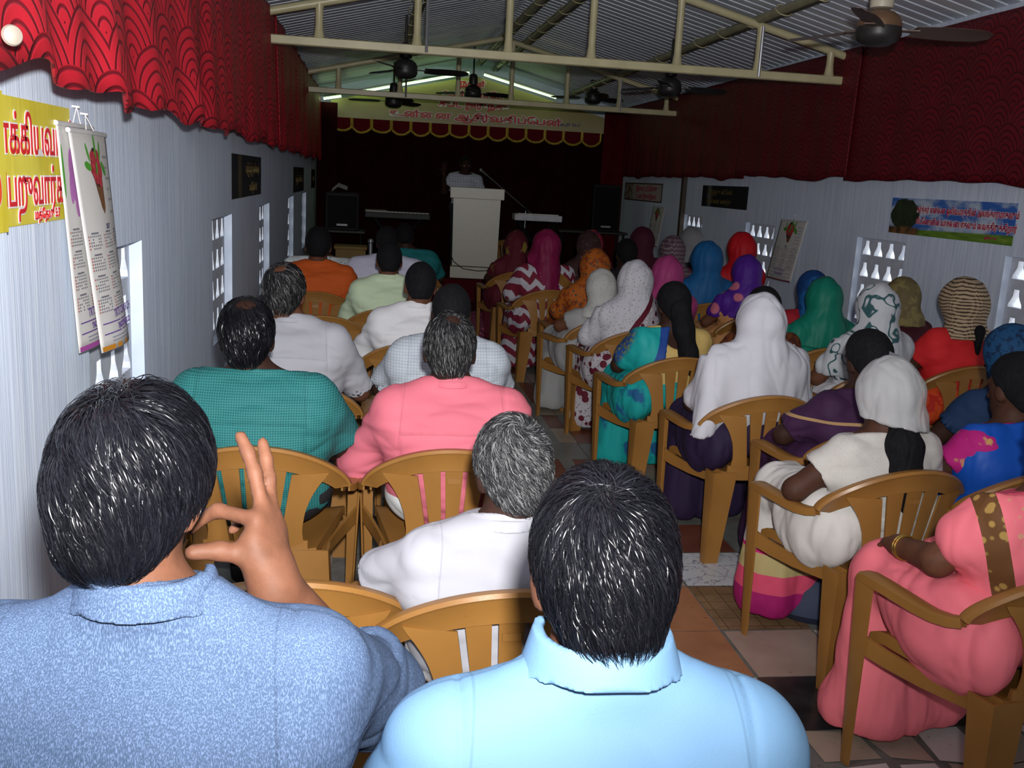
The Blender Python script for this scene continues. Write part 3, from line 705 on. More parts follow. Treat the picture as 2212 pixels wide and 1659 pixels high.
table(3.15, 13.9, .30, 1.0, .5, .68, 'dark table under the right loudspeaker')
table(-.36, 13.4, .30, .6, .5, .56, 'dark table under the left loudspeaker')
b = MB(); b.sweep([(-.10, 0, .0), (-.02, 0, .07), (.10, 0, .03)], [(0, 1, 0)] * 3, [(.2, 0, 1)] * 3, lambda i: [(-.07, -.02), (.07, -.02), (.07, .03), (-.07, .03)]); o = b.build('table_fan', simple('pale_cloth', (.16, .16, .15), .8)); o.location = (-.40, 13.35, 1.372)
o.name = 'cloth_bundle'; tag(o, 'crumpled pale cloth lying on the left loudspeaker', 'cloth')
def board():
    t = empty('synthesizer', (.36, 13.0, 1.06)); tag(t, 'brown topped synthesizer on a stand left of the lectern', 'keyboard')
    b = MB(); b.box(-.42, .42, -.14, .16, 0, .075); b.build('case', simple('synth_black', (.008, .007, .006), .6), t, smooth=False, bevel=.01)
    b = MB(); b.box(-.42, -.14, -.10, .16, .075, .10); b.box(-.14, .42, .10, .16, .075, .085); b.build('wood_panel', simple('synth_wood', (.10, .045, .015), .5), t, smooth=False)
    b = MB()
    for i in range(16): b.box(-.40 + .05 * i, -.355 + .05 * i, -.138, .02, .075, .09)
    b.build('keys', simple('keys_dim', (.12, .12, .12), .4), t, smooth=False)
    s_ = empty('keyboard_stand', (.36, 13.0, .30)); tag(s_, 'crossed stand under the brown topped synthesizer', 'stand')
    for sg in (-1, 1): b = MB(); b.tube([(-.30 * sg, .008 * sg, 0), (.30 * sg, .008 * sg, .755)], .016, 8); b.build('leg', M_BLACK, s_)
board()
b = MB(); b.box(-.17, .17, -.17, .17, .30, .34); t = empty('stool', (-.22, 12.2, 0)); tag(t, 'yellow wooden stool in front of the left loudspeaker', 'stool'); M_YW = simple('yellow_wood', (.20, .11, .008), .6)
b = MB(); b.box(-.2, .2, -.18, .18, .70, .74); b.build('seat', M_YW, t, smooth=False, bevel=.008)
for sx in (-1, 1):
    for sy in (-1, 1): b = MB(); b.tube([(sx * .17, sy * .15, 0), (sx * .14, sy * .12, .70)], .02, 8); b.build('leg', M_YW, t)
b = MB(); b.box(-.18, .18, -.155, -.135, .3, .70); b.build('front_panel', M_YW, t, smooth=False)
b = MB(); b.tube([(0, 0, 0), (0, 0, .82)], .022, 12); b.lathe([(.02, .82), (.035, .83), (.03, .86), (.01, .87)], n=12); o = b.build('chrome_post', M_CHROME); o.location = (.02, 11.6, 0); o.name = 'stand_pole'; tag(o, 'short chrome post beside the yellow stool', 'post')
k = NB('pink_floral', .8); v = k.co(); k.col(k.mix(k.step(k.vor(v, 22), .25, .35), (.32, .06, .12), (.09, .01, .03)))
b = MB(); b.lathe([(.02, 0), (.14, .01), (.17, .09), (.15, .2), (.09, .27), (.02, .29)], n=20); o = b.build('cloth_bag', k.m); o.location = (1.13, 9.95, 0); tag(o, 'pink patterned cloth bag on the floor in the aisle before the lectern', 'bag')
b = MB(); b.lathe([(.02, 0), (.15, .008), (.185, .05), (.17, .16), (.12, .235), (.05, .26), (.02, .262)], n=24)
o = b.build('cloth_bag', simple('navy_cloth', (.02, .03, .07), .7, bump=.4, bscale=25)); o.location = (1.80, 3.40, 0); o.scale = (1.1, .9, .85); tag(o, 'navy cloth bag on the floor under the chair of the white scarfed girl', 'bag')

# ---------------------------------------------------------------- plastic armchairs
def plastic():
    k = NB('tan_plastic', .38, 0, .5); v = k.co(); n = k.noise(v, 4, 3); s_ = k.noise(v, 160, 2)
    c = k.ramp(n, [(.3, (.235, .108, .024)), (.7, (.30, .140, .033))]); c = k.mix(k.step(s_, .70, .78), c, (.17, .08, .02))
    k.col(c); k.bump(s_, .06, .002); return k.m
M_CH = plastic()
def chair_proto():
    t = empty('plastic_armchair')
    # ---- backrest: arched rim, lower band and five slats
    b = MB()
    def back_y(x, z): return -.212 - .115 * max(0, z - .40) + .95 * x * x * (.55 + 1.1 * max(0, z - .4))
    rim = []
    n = 32
    for i in range(n + 1):
        a = PI * (i / n); x = -.302 * math.cos(a); z = .612 + .142 * (math.sin(a) ** 1.35)
        rim.append(Vector((x, back_y(x, z) + .028 * (abs(x) / .302) ** 6, z)))
    sides = []; ups = []
    for i in range(n + 1):
        t_ = (rim[min(i + 1, n)] - rim[max(i - 1, 0)]).normalized(); y_ = Vector((0, 1, 0)); up = y_.cross(t_) * -1
        up = (t_.cross(y_)).normalized(); up = up if up.z > 0 or abs(up.z) < .3 else -up
        sides.append(t_.cross(up).normalized()); ups.append(up)
    ins = [(-.006 if True else 0)]
    def rp(i):
        f = math.sin(PI * i / n); d_ = .040 + .016 * f
        return [(-.016, -.004), (-.018, .010), (-.008, .016), (.010, .015), (.016, .006), (.010, -.002), (.007, -d_), (-.005, -d_)]
    b.sweep(rim, sides, ups, rp)
    zlow = .418
    def topz(x): return .612 + .142 * (max(0, 1 - (x / .302) ** 2)) ** .675 - .030
    def edge(z):       # outer edge of the back panel
        pts = [(.40, .172), (.44, .160), (.48, .156), (.54, .166), (.59, .186), (.63, .212), (.66, .240), (.70, .262)]
        for (z0, x0), (z1, x1) in zip(pts, pts[1:]):
            if z <= z1: return x0 + (x1 - x0) * max(0, (z - z0)) / (z1 - z0)
        return pts[-1][1]
    for k_ in (-2, -1, 0, 1, 2):
        st = []; m = 14; ak = abs(k_); sg = 1 if k_ >= 0 else -1
        for j in range(m + 1):
            f = j / m; zt = topz(k_ * .080) if ak < 2 else .672
            z = zlow + (zt - zlow) * f; s_ = .048 + .032 * (z - .418) / .30
            if ak < 2: xc, hw = k_ * s_, s_ / 2 - 0.0080
            else: xi = 1.5 * s_ + 0.0080; xo = edge(z); xc, hw = sg * (xi + xo) / 2, (xo - xi) / 2
            st.append((Vector((xc, back_y(xc, z), z)), hw))
        pr = lambda i, st=st: [(-st[i][1], -.0035), (0, -.0055), (st[i][1], -.0035), (st[i][1], .003), (0, .004), (-st[i][1], .003)]
        sd = [Vector((1, 1.9 * q[0].x * (.55 + 1.1 * max(0, q[0].z - .4)), 0)).normalized() for q in st]
        b.sweep([q[0] for q in st], sd, [Vector((-d_.y, d_.x, 0)) for d_ in sd], pr)
    m = 16; lows = [Vector((-.174 + .348 * i / m, back_y(-.174 + .348 * i / m, .41), .41)) for i in range(m + 1)]
    sd = [Vector((-1.9 * p.x * .55, 1, 0)).normalized() for p in lows]
    b.sweep(lows, sd, [(0, 0, 1)] * (m + 1), lambda i: [(-.008, -.034), (.006, -.034), (.010, .0), (.005, .030), (-.006, .030)])
    # small moulded maker plate
    b.box(-.022, .022, back_y(0, .66) - .0095, back_y(0, .66) - .004, .652, .670)
    b.build('backrest', M_CH, t)
    # ---- seat
    b = MB(); nu, nv = 16, 14; v_ = []
    for j in range(nv + 1):
        for i in range(nu + 1):
            f = j / nv; hw = .205 + .075 * f - .03 * max(0, f - .8); x = -hw + 2 * hw * i / nu; y = -.205 + .415 * f; e = abs(2 * i / nu - 1)
            z = .405 + .018 * f + .012 * e ** 3 - .022 * (max(0, f - .86) / .14) ** 2 - .014 * math.sin(PI * f) * (1 - e * e)
            v_.append((x, y, z))
    N = len(v_); f_ = [(j * (nu + 1) + i, j * (nu + 1) + i + 1, (j + 1) * (nu + 1) + i + 1, (j + 1) * (nu + 1) + i) for j in range(nv) for i in range(nu)]
    rim_i = [i for i in range(nu + 1)] + [(j + 1) * (nu + 1) - 1 for j in range(1, nv + 1)] + [nv * (nu + 1) + i for i in range(nu - 1, -1, -1)] + [j * (nu + 1) for j in range(nv - 1, 0, -1)]
    v2 = [(v_[i][0], v_[i][1], v_[i][2] - .036) for i in rim_i]; v3 = [(x, y, z - .007) for x, y, z in v_]
    R_ = len(rim_i)
    f_ += [(rim_i[k_], N + k_, N + (k_ + 1) % R_, rim_i[(k_ + 1) % R_]) for k_ in range(R_)]
    f_ += [(N + R_ + f[3], N + R_ + f[2], N + R_ + f[1], N + R_ + f[0]) for f in list(f_[:nu * nv])]
    b.add(v_ + v2 + v3, f_); b.build('seat', M_CH, t)
    # ---- arms and legs
    for sg in (-1, 1):
        pts = [(.296, -.125, .607), (.306, -.095, .598), (.312, -.05, .592), (.315, .0, .592), (.316, .08, .594), (.315, .16, .595), (.313, .225, .594), (.312, .255, .588), (.311, .264, .574)]
        pts = [Vector((sg * p[0], p[1] * (.86 if p[1] > 0 else 1), p[2])) for p in pts]
        m = len(pts); ups = []; sd = []
        for i in range(m):
            t_ = (pts[min(i + 1, m - 1)] - pts[max(i - 1, 0)]).normalized(); s_ = Vector((1, 0, 0)); s_ = (s_ - t_ * s_.dot(t_)).normalized(); sd.append(s_); u_ = s_.cross(t_); ups.append(u_ if u_.z > 0 else -u_)
        wd = [.016, .020, .023, .026, .028, .029, .029, .028, .026]
        b = MB(); b.sweep(pts, sd, ups, lambda i: [(-wd[i], -.020), (-wd[i], .004), (-wd[i] * .6, .009), (wd[i] * .6, .009), (wd[i], .004), (wd[i], -.020), (wd[i] - .006, -.020), (wd[i] - .006, -.002), (-wd[i] + .006, -.002), (-wd[i] + .006, -.020)])
        b.build('armrest', M_CH, t)
        # front leg from the arm down to the floor, angle section
        def leg(p0, p1, w0, w1, d0, d1, name, brace):
            p0, p1 = Vector(p0), Vector(p1); b = MB(); st = [0, .12, .3, .5, .75, .97, 1]
            def pr(i):
                f = st[i]; w_ = w0 + (w1 - w0) * f; d_ = d0 + (d1 - d0) * f; t2 = .006
                o_ = [(0, 0), (w_ * .3, .004), (w_, .0), (w_, t2), (t2 * 1.6, t2 * 1.8), (t2, d_), (0, d_), (-.004, d_ * .4)]
                return [(-sg * q[0], q[1] * brace) for q in o_]
            b.sweep([p0 + (p1 - p0) * f for f in st], [(1, 0, 0)] * 7, [(0, 1, 0)] * 7, pr)
            return b
        b = leg((sg * .336, .230, .580), (sg * .310, .222, .0), .052, .030, .070, .034, 'leg', -1)
        # side rail of the seat joining the front leg
        b.sweep([Vector((sg * .322, .200, .40)), Vector((sg * .285, .13, .375)), Vector((sg * .250, .02, .362)), Vector((sg * .228, -.10, .365)), Vector((sg * .222, -.2, .375))], [(1, 0, 0)] * 5, [(0, 0, 1)] * 5, lambda i: [(-.006, -.035 + .006 * i), (.006, -.035 + .006 * i), (.006, .022), (-.006, .022)])
        b.build('leg', M_CH, t)
        b = leg((sg * .246, -.215, .41), (sg * .272, -.245, .0), .118, .070, .085, .042, 'leg', 1)
        b.build('leg', M_CH, t)
    for o in t.children:
        for v in o.data.vertices: v.co.x *= .945
    return t
PROTO = chair_proto(); USED = [False]
def chair(x, y, rz, label, group='tan plastic armchairs'):
    if not USED[0]: o = PROTO; USED[0] = True
    else: o = copy_tree(PROTO)
    o.location = (x, y, 0); o.rotation_euler = (0, 0, rz); tag(o, label, 'chair', group); return o

# ---------------------------------------------------------------- implicit surfaces for people and cloth
class Field:
    """signed distance grid, filled primitive by primitive, meshed with surface nets"""
    def __init__(s, lo, hi, h):
        s.h = h; s.lo = np.array(lo, np.float32); s.n = np.ceil((np.array(hi) - np.array(lo)) / h).astype(int) + 1
        s.ax = [(s.lo[i] + h * np.arange(s.n[i])).astype(np.float32) for i in range(3)]
        s.D = np.full(tuple(s.n), .3, np.float32)
    def sub(s, lo, hi):
        sl = []
        for i in range(3):
            a = int(max(0, math.floor((lo[i] - s.lo[i]) / s.h))); b = int(min(s.n[i], math.ceil((hi[i] - s.lo[i]) / s.h) + 1))
            if b <= a: return None, None
            sl.append(slice(a, b))
        P = (s.ax[0][sl[0]][:, None, None], s.ax[1][sl[1]][None, :, None], s.ax[2][sl[2]][None, None, :])
        return tuple(sl), P
    def prim(s, p, inf=0.0):
        k = p.get('k', .03); mar = k + .035 + inf
        d, lo, hi = sd(p, inf)
        sl, P = s.sub(lo - mar, hi + mar)
        if sl is None: return
        d = d(P)
        if p.get('cap'):
            for c, n in p['cap']: d = np.maximum(d, (P[0] - c[0]) * n[0] + (P[1] - c[1]) * n[1] + (P[2] - c[2]) * n[2])
        A = s.D[sl]
        if p.get('neg'):
            h_ = np.clip(.5 - .5 * (A + d) / k, 0, 1); s.D[sl] = A + (-d - A) * h_ + k * h_ * (1 - h_); return
        h_ = np.clip(.5 + .5 * (A - d) / k, 0, 1)
        s.D[sl] = A + (d - A) * h_ - k * h_ * (1 - h_)
    def cut(s, f):
        P = (s.ax[0][:, None, None], s.ax[1][None, :, None], s.ax[2][None, None, :]); s.D = np.maximum(s.D, f(P).astype(np.float32))
    def mesh(s):
        D = s.D; D[0] = D[-1] = .1; D[:, 0] = D[:, -1] = .1; D[:, :, 0] = D[:, :, -1] = .1
        I = D < 0
        c = np.zeros(tuple(s.n - 1), np.int8)
        for dx in (0, 1):
            for dy in (0, 1):
                for dz in (0, 1): c += I[dx:dx + s.n[0] - 1, dy:dy + s.n[1] - 1, dz:dz + s.n[2] - 1]
        act = (c > 0) & (c < 8); idx = np.argwhere(act)
        if len(idx) == 0: return np.zeros((0, 3)), np.zeros((0, 4), int)
        ids = np.full(act.shape, -1, np.int64); ids[act] = np.arange(len(idx))
        S = np.zeros((len(idx), 3)); W = np.zeros(len(idx))
        offs = [(x, y, z) for x in (0, 1) for y in (0, 1) for z in (0, 1)]
        val = {o: D[idx[:, 0] + o[0], idx[:, 1] + o[1], idx[:, 2] + o[2]].astype(np.float64) for o in offs}
        for a in offs:
            for ax_ in range(3):
                if a[ax_]: continue
                b = list(a); b[ax_] = 1; b = tuple(b); va, vb = val[a], val[b]; m = (va < 0) != (vb < 0)
                t = np.where(m, va / np.where(m, va - vb, 1), 0)
                for q in range(3): S[:, q] += np.where(m, a[q] + (t if q == ax_ else 0), 0)
                W += m
        V = (idx + S / W[:, None]) * s.h + s.lo
        F = []
        for ax_ in range(3):
            o1, o2 = [(1, 2), (2, 0), (0, 1)][ax_]
            a = [slice(None)] * 3; b = [slice(None)] * 3; a[ax_] = slice(0, -1); b[ax_] = slice(1, None)
            m = I[tuple(a)] != I[tuple(b)]; e = np.argwhere(m)
            e = e[(e[:, o1] > 0) & (e[:, o2] > 0) & (e[:, o1] < s.n[o1] - 1) & (e[:, o2] < s.n[o2] - 1)]
            ins = I[e[:, 0], e[:, 1], e[:, 2]]
            def g(d1, d2):
                q = e.copy(); q[:, o1] -= d1; q[:, o2] -= d2; return ids[q[:, 0], q[:, 1], q[:, 2]]
            q = np.stack([g(1, 1), g(0, 1), g(0, 0), g(1, 0)], 1); q[~ins] = q[~ins][:, ::-1]; F.append(q)
        F = np.concatenate(F); F = F[(F >= 0).all(1)]
        return V, F
def rot(yaw=0, pitch=0, roll=0):   # pitch > 0 nods forward, yaw > 0 turns left
    cy, sy, cp, sp, cr, sr = math.cos(yaw), math.sin(yaw), math.cos(pitch), math.sin(pitch), math.cos(roll), math.sin(roll)
    Z = np.array([[cy, -sy, 0], [sy, cy, 0], [0, 0, 1]]); X = np.array([[1, 0, 0], [0, cp, sp], [0, -sp, cp]]); Y = np.array([[cr, 0, sr], [0, 1, 0], [-sr, 0, cr]])
    return Z @ X @ Y
def sd(p, inf):
    if p['t'] == 'cone':
        a = np.array(p['a'], float); b = np.array(p['b'], float); ra, rb = p['ra'] + inf, p['rb'] + inf; ba = b - a; L = max(1e-9, ba @ ba); fl = p.get('flat')
        def f(P):
            x, y, z = P[0] - a[0], P[1] - a[1], P[2] - a[2]
            t = np.clip((x * ba[0] + y * ba[1] + z * ba[2]) / L, 0, 1)
            return np.sqrt((x - t * ba[0]) ** 2 + (y - t * ba[1]) ** 2 + (z - t * ba[2]) ** 2) - (ra + (rb - ra) * t)
        R = max(ra, rb); return f, np.minimum(a, b) - R, np.maximum(a, b) + R
    c = np.array(p['c'], float); r = np.array(p['r'], float) + inf; R = p.get('R'); 
    def f(P):
        x, y, z = P[0] - c[0], P[1] - c[1], P[2] - c[2]
        if R is not None: x, y, z = R[0, 0] * x + R[1, 0] * y + R[2, 0] * z, R[0, 1] * x + R[1, 1] * y + R[2, 1] * z, R[0, 2] * x + R[1, 2] * y + R[2, 2] * z
        k0 = np.sqrt((x / r[0]) ** 2 + (y / r[1]) ** 2 + (z / r[2]) ** 2); k1 = np.sqrt((x / r[0] ** 2) ** 2 + (y / r[1] ** 2) ** 2 + (z / r[2] ** 2) ** 2)
        return k0 * (k0 - 1) / np.maximum(k1, 1e-6)
    m = r.max(); return f, c - m, c + m
def cone(a, b, ra, rb=None, k=.03, **kw): return dict(t='cone', a=a, b=b, ra=ra, rb=ra if rb is None else rb, k=k, **kw)
def ell(c, r, R=None, k=.03, **kw): return dict(t='ell', c=c, r=r, R=R, k=k, **kw)
def bounds(ps, inf):
    lo = np.full(3, 9.); hi = np.full(3, -9.)
    for p in ps:
        if p.get('neg'): continue
        _, a, b = sd(p, inf); lo = np.minimum(lo, a); hi = np.maximum(hi, b)
    return lo, hi
def np_mesh(name, V, F, mats, parent=None, matidx=None):
    me = bpy.data.meshes.new(name); nv, nf = len(V), len(F); w_ = F.shape[1] if nf else 4
    me.vertices.add(nv); me.vertices.foreach_set('co', np.asarray(V, np.float32).ravel())
    me.loops.add(nf * w_); me.loops.foreach_set('vertex_index', np.asarray(F, np.int32).ravel())
    me.polygons.add(nf); me.polygons.foreach_set('loop_start', np.arange(0, nf * w_, w_, dtype=np.int32)); me.polygons.foreach_set('loop_total', np.full(nf, w_, np.int32))
    for m_ in (mats if isinstance(mats, (list, tuple)) else [mats]): me.materials.append(m_)
    if matidx is not None: me.polygons.foreach_set('material_index', np.asarray(matidx, np.int32))
    me.update(calc_edges=True); me.validate(); me.shade_smooth()
    o = bpy.data.objects.new(name, me); COL.objects.link(o)
    if parent: o.parent = parent
    return o
def vnormals(V, F):
    n = np.zeros_like(V); q = np.cross(V[F[:, 2]] - V[F[:, 0]], V[F[:, 3]] - V[F[:, 1]])
    for i in range(4): np.add.at(n, F[:, i], q)
    return n / np.maximum(np.linalg.norm(n, axis=1, keepdims=True), 1e-9)
def wavy(V, seed, freq, n=4, aniso=(1, 1, 1)):
    r = np.random.RandomState(seed); P = V * np.array(aniso); out = np.zeros(len(V))
    for i in range(n):
        d1 = r.normal(size=3); d1 /= np.linalg.norm(d1); d2 = r.normal(size=3)
        f = freq * (.7 + .9 * i / n); out += np.sin(P @ d1 * f + 1.3 * np.sin(P @ d2 * f * .45 + r.uniform(0, 6)) + r.uniform(0, 6)) / n
    return out
def solid(name, ps, h, mats, parent=None, inf=0.0, cuts=(), negs=(), wr=None, lap=1, disp=None, pickmat=None):
    lo, hi = bounds(ps, inf); f = Field(lo - .03, hi + .03, h)
    for p in ps: f.prim(p, inf)
    for c in cuts: f.cut(c)
    for p in negs: f.prim(dict(p, neg=True))
    V, F = f.mesh()
    if len(F) == 0: return None
    for _ in range(lap):                                     # light smoothing
        s_ = np.zeros_like(V); c = np.zeros(len(V))
        for i in range(4):
            a, b = F[:, i], F[:, (i + 1) % 4]; np.add.at(s_, a, V[b]); np.add.at(c, a, 1); np.add.at(s_, b, V[a]); np.add.at(c, b, 1)
        V = .5 * V + .5 * s_ / np.maximum(c, 1)[:, None]
    if wr or disp:
        N = vnormals(V, F); d_ = np.zeros(len(V))
        if wr:
            for (amp, freq, an) in wr: x = wavy(V, int(freq * 7 + len(ps)), freq, 4, an); d_ += amp * (np.abs(x) * 1.6 - .45)
        if disp: d_ += disp(V, N)
        V = V + N * d_[:, None]
    mi = None
    if pickmat is not None: mi = pickmat(V[F].mean(1))
    return np_mesh(name, V, F, mats, parent, mi)
def plane(c, n):
    c = np.array(c, float); n = np.array(n, float); n = n / np.linalg.norm(n)
    return lambda P: (P[0] - c[0]) * n[0] + (P[1] - c[1]) * n[1] + (P[2] - c[2]) * n[2]

# ---------------------------------------------------------------- materials for people
def skin(n, c):
    k = NB(n, .62, 0, .18); v = k.co(); a = k.noise(v, 30, 4)
    k.col(k.ramp(a, [(.3, tuple(x * .82 for x in c)), (.7, tuple(min(1, x * 1.15) for x in c))])); k.bump(k.noise(v, 220, 2), .12, .002); return k.m
SK = [skin('skin_brown', (.105, .043, .024)), skin('skin_dark', (.062, .026, .016)), skin('skin_mid', (.11, .044, .024)), skin('skin_deep', (.035, .015, .010))]
def hairmat(n, c, rough=.32, grey=None):
    k = NB(n, rough, 0, .18); v = k.co(); a = k.noise(k.mp(v, (120, 120, 35)), 1, 3)
    hi = grey or tuple(x * 2.2 for x in c)
    k.col(k.mix(k.step(a, .45, .72), c, hi)); k.bump(a, .5, .004); return k.m
HB = hairmat('hair_black', (.004, .004, .005), .85); HG = hairmat('hair_grey', (.03, .03, .032), .5, (.14, .14, .145)); HS = hairmat('hair_salted', (.010, .010, .011), .45, (.09, .09, .095))
def strandmat(n, cols, rough):
    k = NB(n, rough, 0, .16); at_ = k.n('ShaderNodeAttribute'); at_.attribute_name = 'tone'
    k.col(k.ramp(at_.outputs['Fac'], cols)); return k.m
ST_B = strandmat('strand_black', [(.0, (.002, .002, .003)), (.8, (.005, .005, .007)), (1, (.012, .012, .015))], .26)
ST_G = strandmat('strand_grey', [(.0, (.008, .008, .009)), (.5, (.022, .022, .024)), (.8, (.085, .085, .087)), (1, (.24, .24, .24))], .45)
ST_S = strandmat('strand_salted', [(.0, (.004, .004, .005)), (.7, (.012, .012, .013)), (.9, (.06, .06, .06)), (1, (.20, .20, .20))], .4)
def cloth(n, c, rough=.75, weave=.25, var=.10, pat=None, wscale=900, alpha=None, spec=.25, sheen=0):
    k = NB(n, rough, 0, spec); v = k.co(); a = k.noise(v, 2.5, 4)
    base = k.ramp(a, [(.3, tuple(x * (1 - var) for x in c)), (.7, tuple(min(1, x * (1 + var)) for x in c))])
    if pat: base = pat(k, v, base)
    k.col(base)
    wv = k.ma('ADD', k.noise(v, wscale * .4, 2), k.ma('MULTIPLY', k.noise(k.mp(v, (60, 60, 14)), 1, 3), .25))
    k.bump(wv, weave, .003)
    if sheen: k.b.inputs['Sheen Weight'].default_value = sheen
    if alpha is not None: k.b.inputs['Alpha'].default_value = alpha
    return k.m
# patterns
def P_check(c2, n=150, th=.40):
    def f(k, v, base):
        p = k.xyz(v); g = lambda q: k.ma('ABSOLUTE', k.ma('SUBTRACT', k.ma('FRACT', k.ma('MULTIPLY', q, float(n))), .5))
        return k.mix(k.step(k.ma('MAXIMUM', g(p[0]), g(p[2])), th, th + .06), base, c2)
    return f
def P_dots(c2, n=60, r=.28, c3=None, n3=14, r3=.3):
    def f(k, v, base):
        o = k.mix(k.step(k.vor(v, n), r, r - .06), base, c2)
        if c3: o = k.mix(k.step(k.vor(k.mp(v, (1, 1, 1), (.3, .2, .1)), n3), r3, r3 - .06), o, c3)
        return o
    return f
def P_mottle(c2, n=22, c3=None, lo=.5):
    def f(k, v, base):
        o = k.mix(k.step(k.noise(v, n, 4), lo, lo + .08), base, c2)
        if c3: o = k.mix(k.step(k.noise(k.mp(v, loc=(3, 1, 2)), n * 1.4, 3), .56, .62), o, c3)
        return o
    return f
def P_chain(*fs):
    def f(k, v, base):
        for q in fs: base = q(k, v, base)
        return base
    return f
def P_band(n, lo, hi, c2, inner=None):
    """stripe between two parallel planes: n.x in [lo,hi]"""
    def f(k, v, base):
        p = k.xyz(v); s_ = k.ma('ADD', k.ma('ADD', k.ma('MULTIPLY', p[0], n[0]), k.ma('MULTIPLY', p[1], n[1])), k.ma('MULTIPLY', p[2], n[2]))
        m_ = k.ma('MULTIPLY', k.ma('GREATER_THAN', s_, lo), k.ma('LESS_THAN', s_, hi)); cc = c2
        if inner: cc = inner(k, v, k.mix(0.0, c2, c2))
        return k.mix(m_, base, cc)
    return f
def P_zig(c2, n=26):
    def f(k, v, base):
        p = k.xyz(v); u = k.ma('MULTIPLY', k.ma('ADD', p[0], k.ma('MULTIPLY', p[1], .6)), float(n)); w_ = k.ma('MULTIPLY', p[2], float(n) * .8)
        tri = k.ma('ABSOLUTE', k.ma('SUBTRACT', k.ma('FRACT', u), .5)); q = k.ma('FRACT', k.ma('ADD', w_, tri))
        return k.mix(k.step(q, .45, .52), base, c2)
    return f
def yoke(z, dy=0):
    """seam of a shirt yoke: a bump line and a slightly different weave direction"""
    return z

# ---------------------------------------------------------------- people
def hand_prims(w, dirv, nrm, side, curl=.5, s=1.0, spread=.10, bends=None, thumb=None):
    """palm + four fingers + thumb. dirv: wrist->fingers, nrm: back of the hand, side=+1 thumb towards dirv x nrm"""
    w = np.array(w, float); d_ = np.array(dirv, float); d_ /= np.linalg.norm(d_); n = np.array(nrm, float); n -= d_ * (n @ d_); n /= np.linalg.norm(n)
    a = np.cross(d_, n) * side; ps = []
    R = np.stack([a, n, d_], 1)
    ps.append(cone(w - d_ * .02, w + d_ * .02, .026 * s, .027 * s, .02))
    ps.append(ell(w + d_ * .052 * s, np.array([.040, .016, .055]) * s, R, .02))
    ps.append(cone(w + d_ * .025 * s + a * .018 * s - n * .006, w + d_ * .05 * s + a * .030 * s - n * .01, .019 * s, .015 * s, .02))
    L = [(.043, .026, .022), (.047, .029, .023), (.044, .027, .022), (.034, .021, .019)]
    for i in range(4):
        off = (1.5 - i) * .0195 * s; base = w + d_ * (.094 - .004 * abs(i - 1) - (.008 if i == 3 else 0)) * s + a * off
        th = (1.5 - i) * spread; fd = d_ * math.cos(th) + a * math.sin(th)
        b_ = bends[i] if bends else (curl, curl * 1.2, curl * .8)
        ang = 0; p = base - fd * .012 * s; r0 = (.0104 if i < 3 else .0090) * s
        for j in range(3):
            ang += b_[j]; dv = fd * math.cos(ang) - n * math.sin(ang); q = p + dv * (L[i][j] * s + (.012 * s if j == 0 else 0)); ps.append(cone(p, q, r0 * (1 - .07 * j), r0 * (1 - .07 * (j + 1)), .006)); p = q
    tb = thumb or [(.75, -.25), (.95, -.1)]
    p = w + d_ * .030 * s + a * .026 * s - n * .008 * s; r0 = .0125 * s
    for (out, up), ln in zip(tb, (.042, .033)):
        dv = d_ * math.cos(out) + a * math.sin(out) + n * up; dv /= np.linalg.norm(dv); q = p + dv * ln * s; ps.append(cone(p, q, r0, r0 * .9, .01)); p = q; r0 *= .92
    return ps

def seamed(m_, zc, xc, sw, zy):
    """copy of a shirt cloth with stitched yoke and armhole seams across the back"""
    m2 = m_.copy(); nt = m2.node_tree; k = NB.__new__(NB); k.m = m2; k.nt = nt; k.b = nt.nodes['Principled BSDF']
    p = k.xyz(k.co()); src = k.b.inputs['Base Color'].links[0].from_socket
    dx = k.ma('ABSOLUTE', k.ma('SUBTRACT', p[0], xc)); zz = k.ma('SUBTRACT', p[2], k.ma('MULTIPLY_ADD', k.ma('MULTIPLY', dx, dx), -.35, zy))
    inx = k.ma('LESS_THAN', dx, sw * .93); l1 = k.ma('MULTIPLY', k.step(k.ma('ABSOLUTE', zz), .0022, .0010), inx)
    ax = k.ma('ADD', dx, k.ma('MULTIPLY', k.ma('ABSOLUTE', k.ma('SUBTRACT', p[2], zc - .10)), .10)); l2 = k.ma('MULTIPLY', k.step(k.ma('ABSOLUTE', k.ma('SUBTRACT', ax, sw * .95)), .0022, .0010), k.ma('GREATER_THAN', p[2], zc - .20))
    seam = k.ma('MAXIMUM', l1, l2); up = k.ma('MULTIPLY', k.ma('GREATER_THAN', zz, 0.0), inx)
    fac = k.ma('SUBTRACT', k.ma('SUBTRACT', 1.0, k.ma('MULTIPLY', seam, .16)), k.ma('MULTIPLY', up, .045))
    x = k.n('ShaderNodeVectorMath'); x.operation = 'SCALE'; k.lk(src, x.inputs[0]); k.lk(fac, x.inputs['Scale']); k.lk(x.outputs[0], k.b.inputs['Base Color'])
    return m2
def _frame(z):
    x = np.cross((0, 1, .01), z); x /= np.linalg.norm(x); return np.stack([x, np.cross(z, x), z], 1)
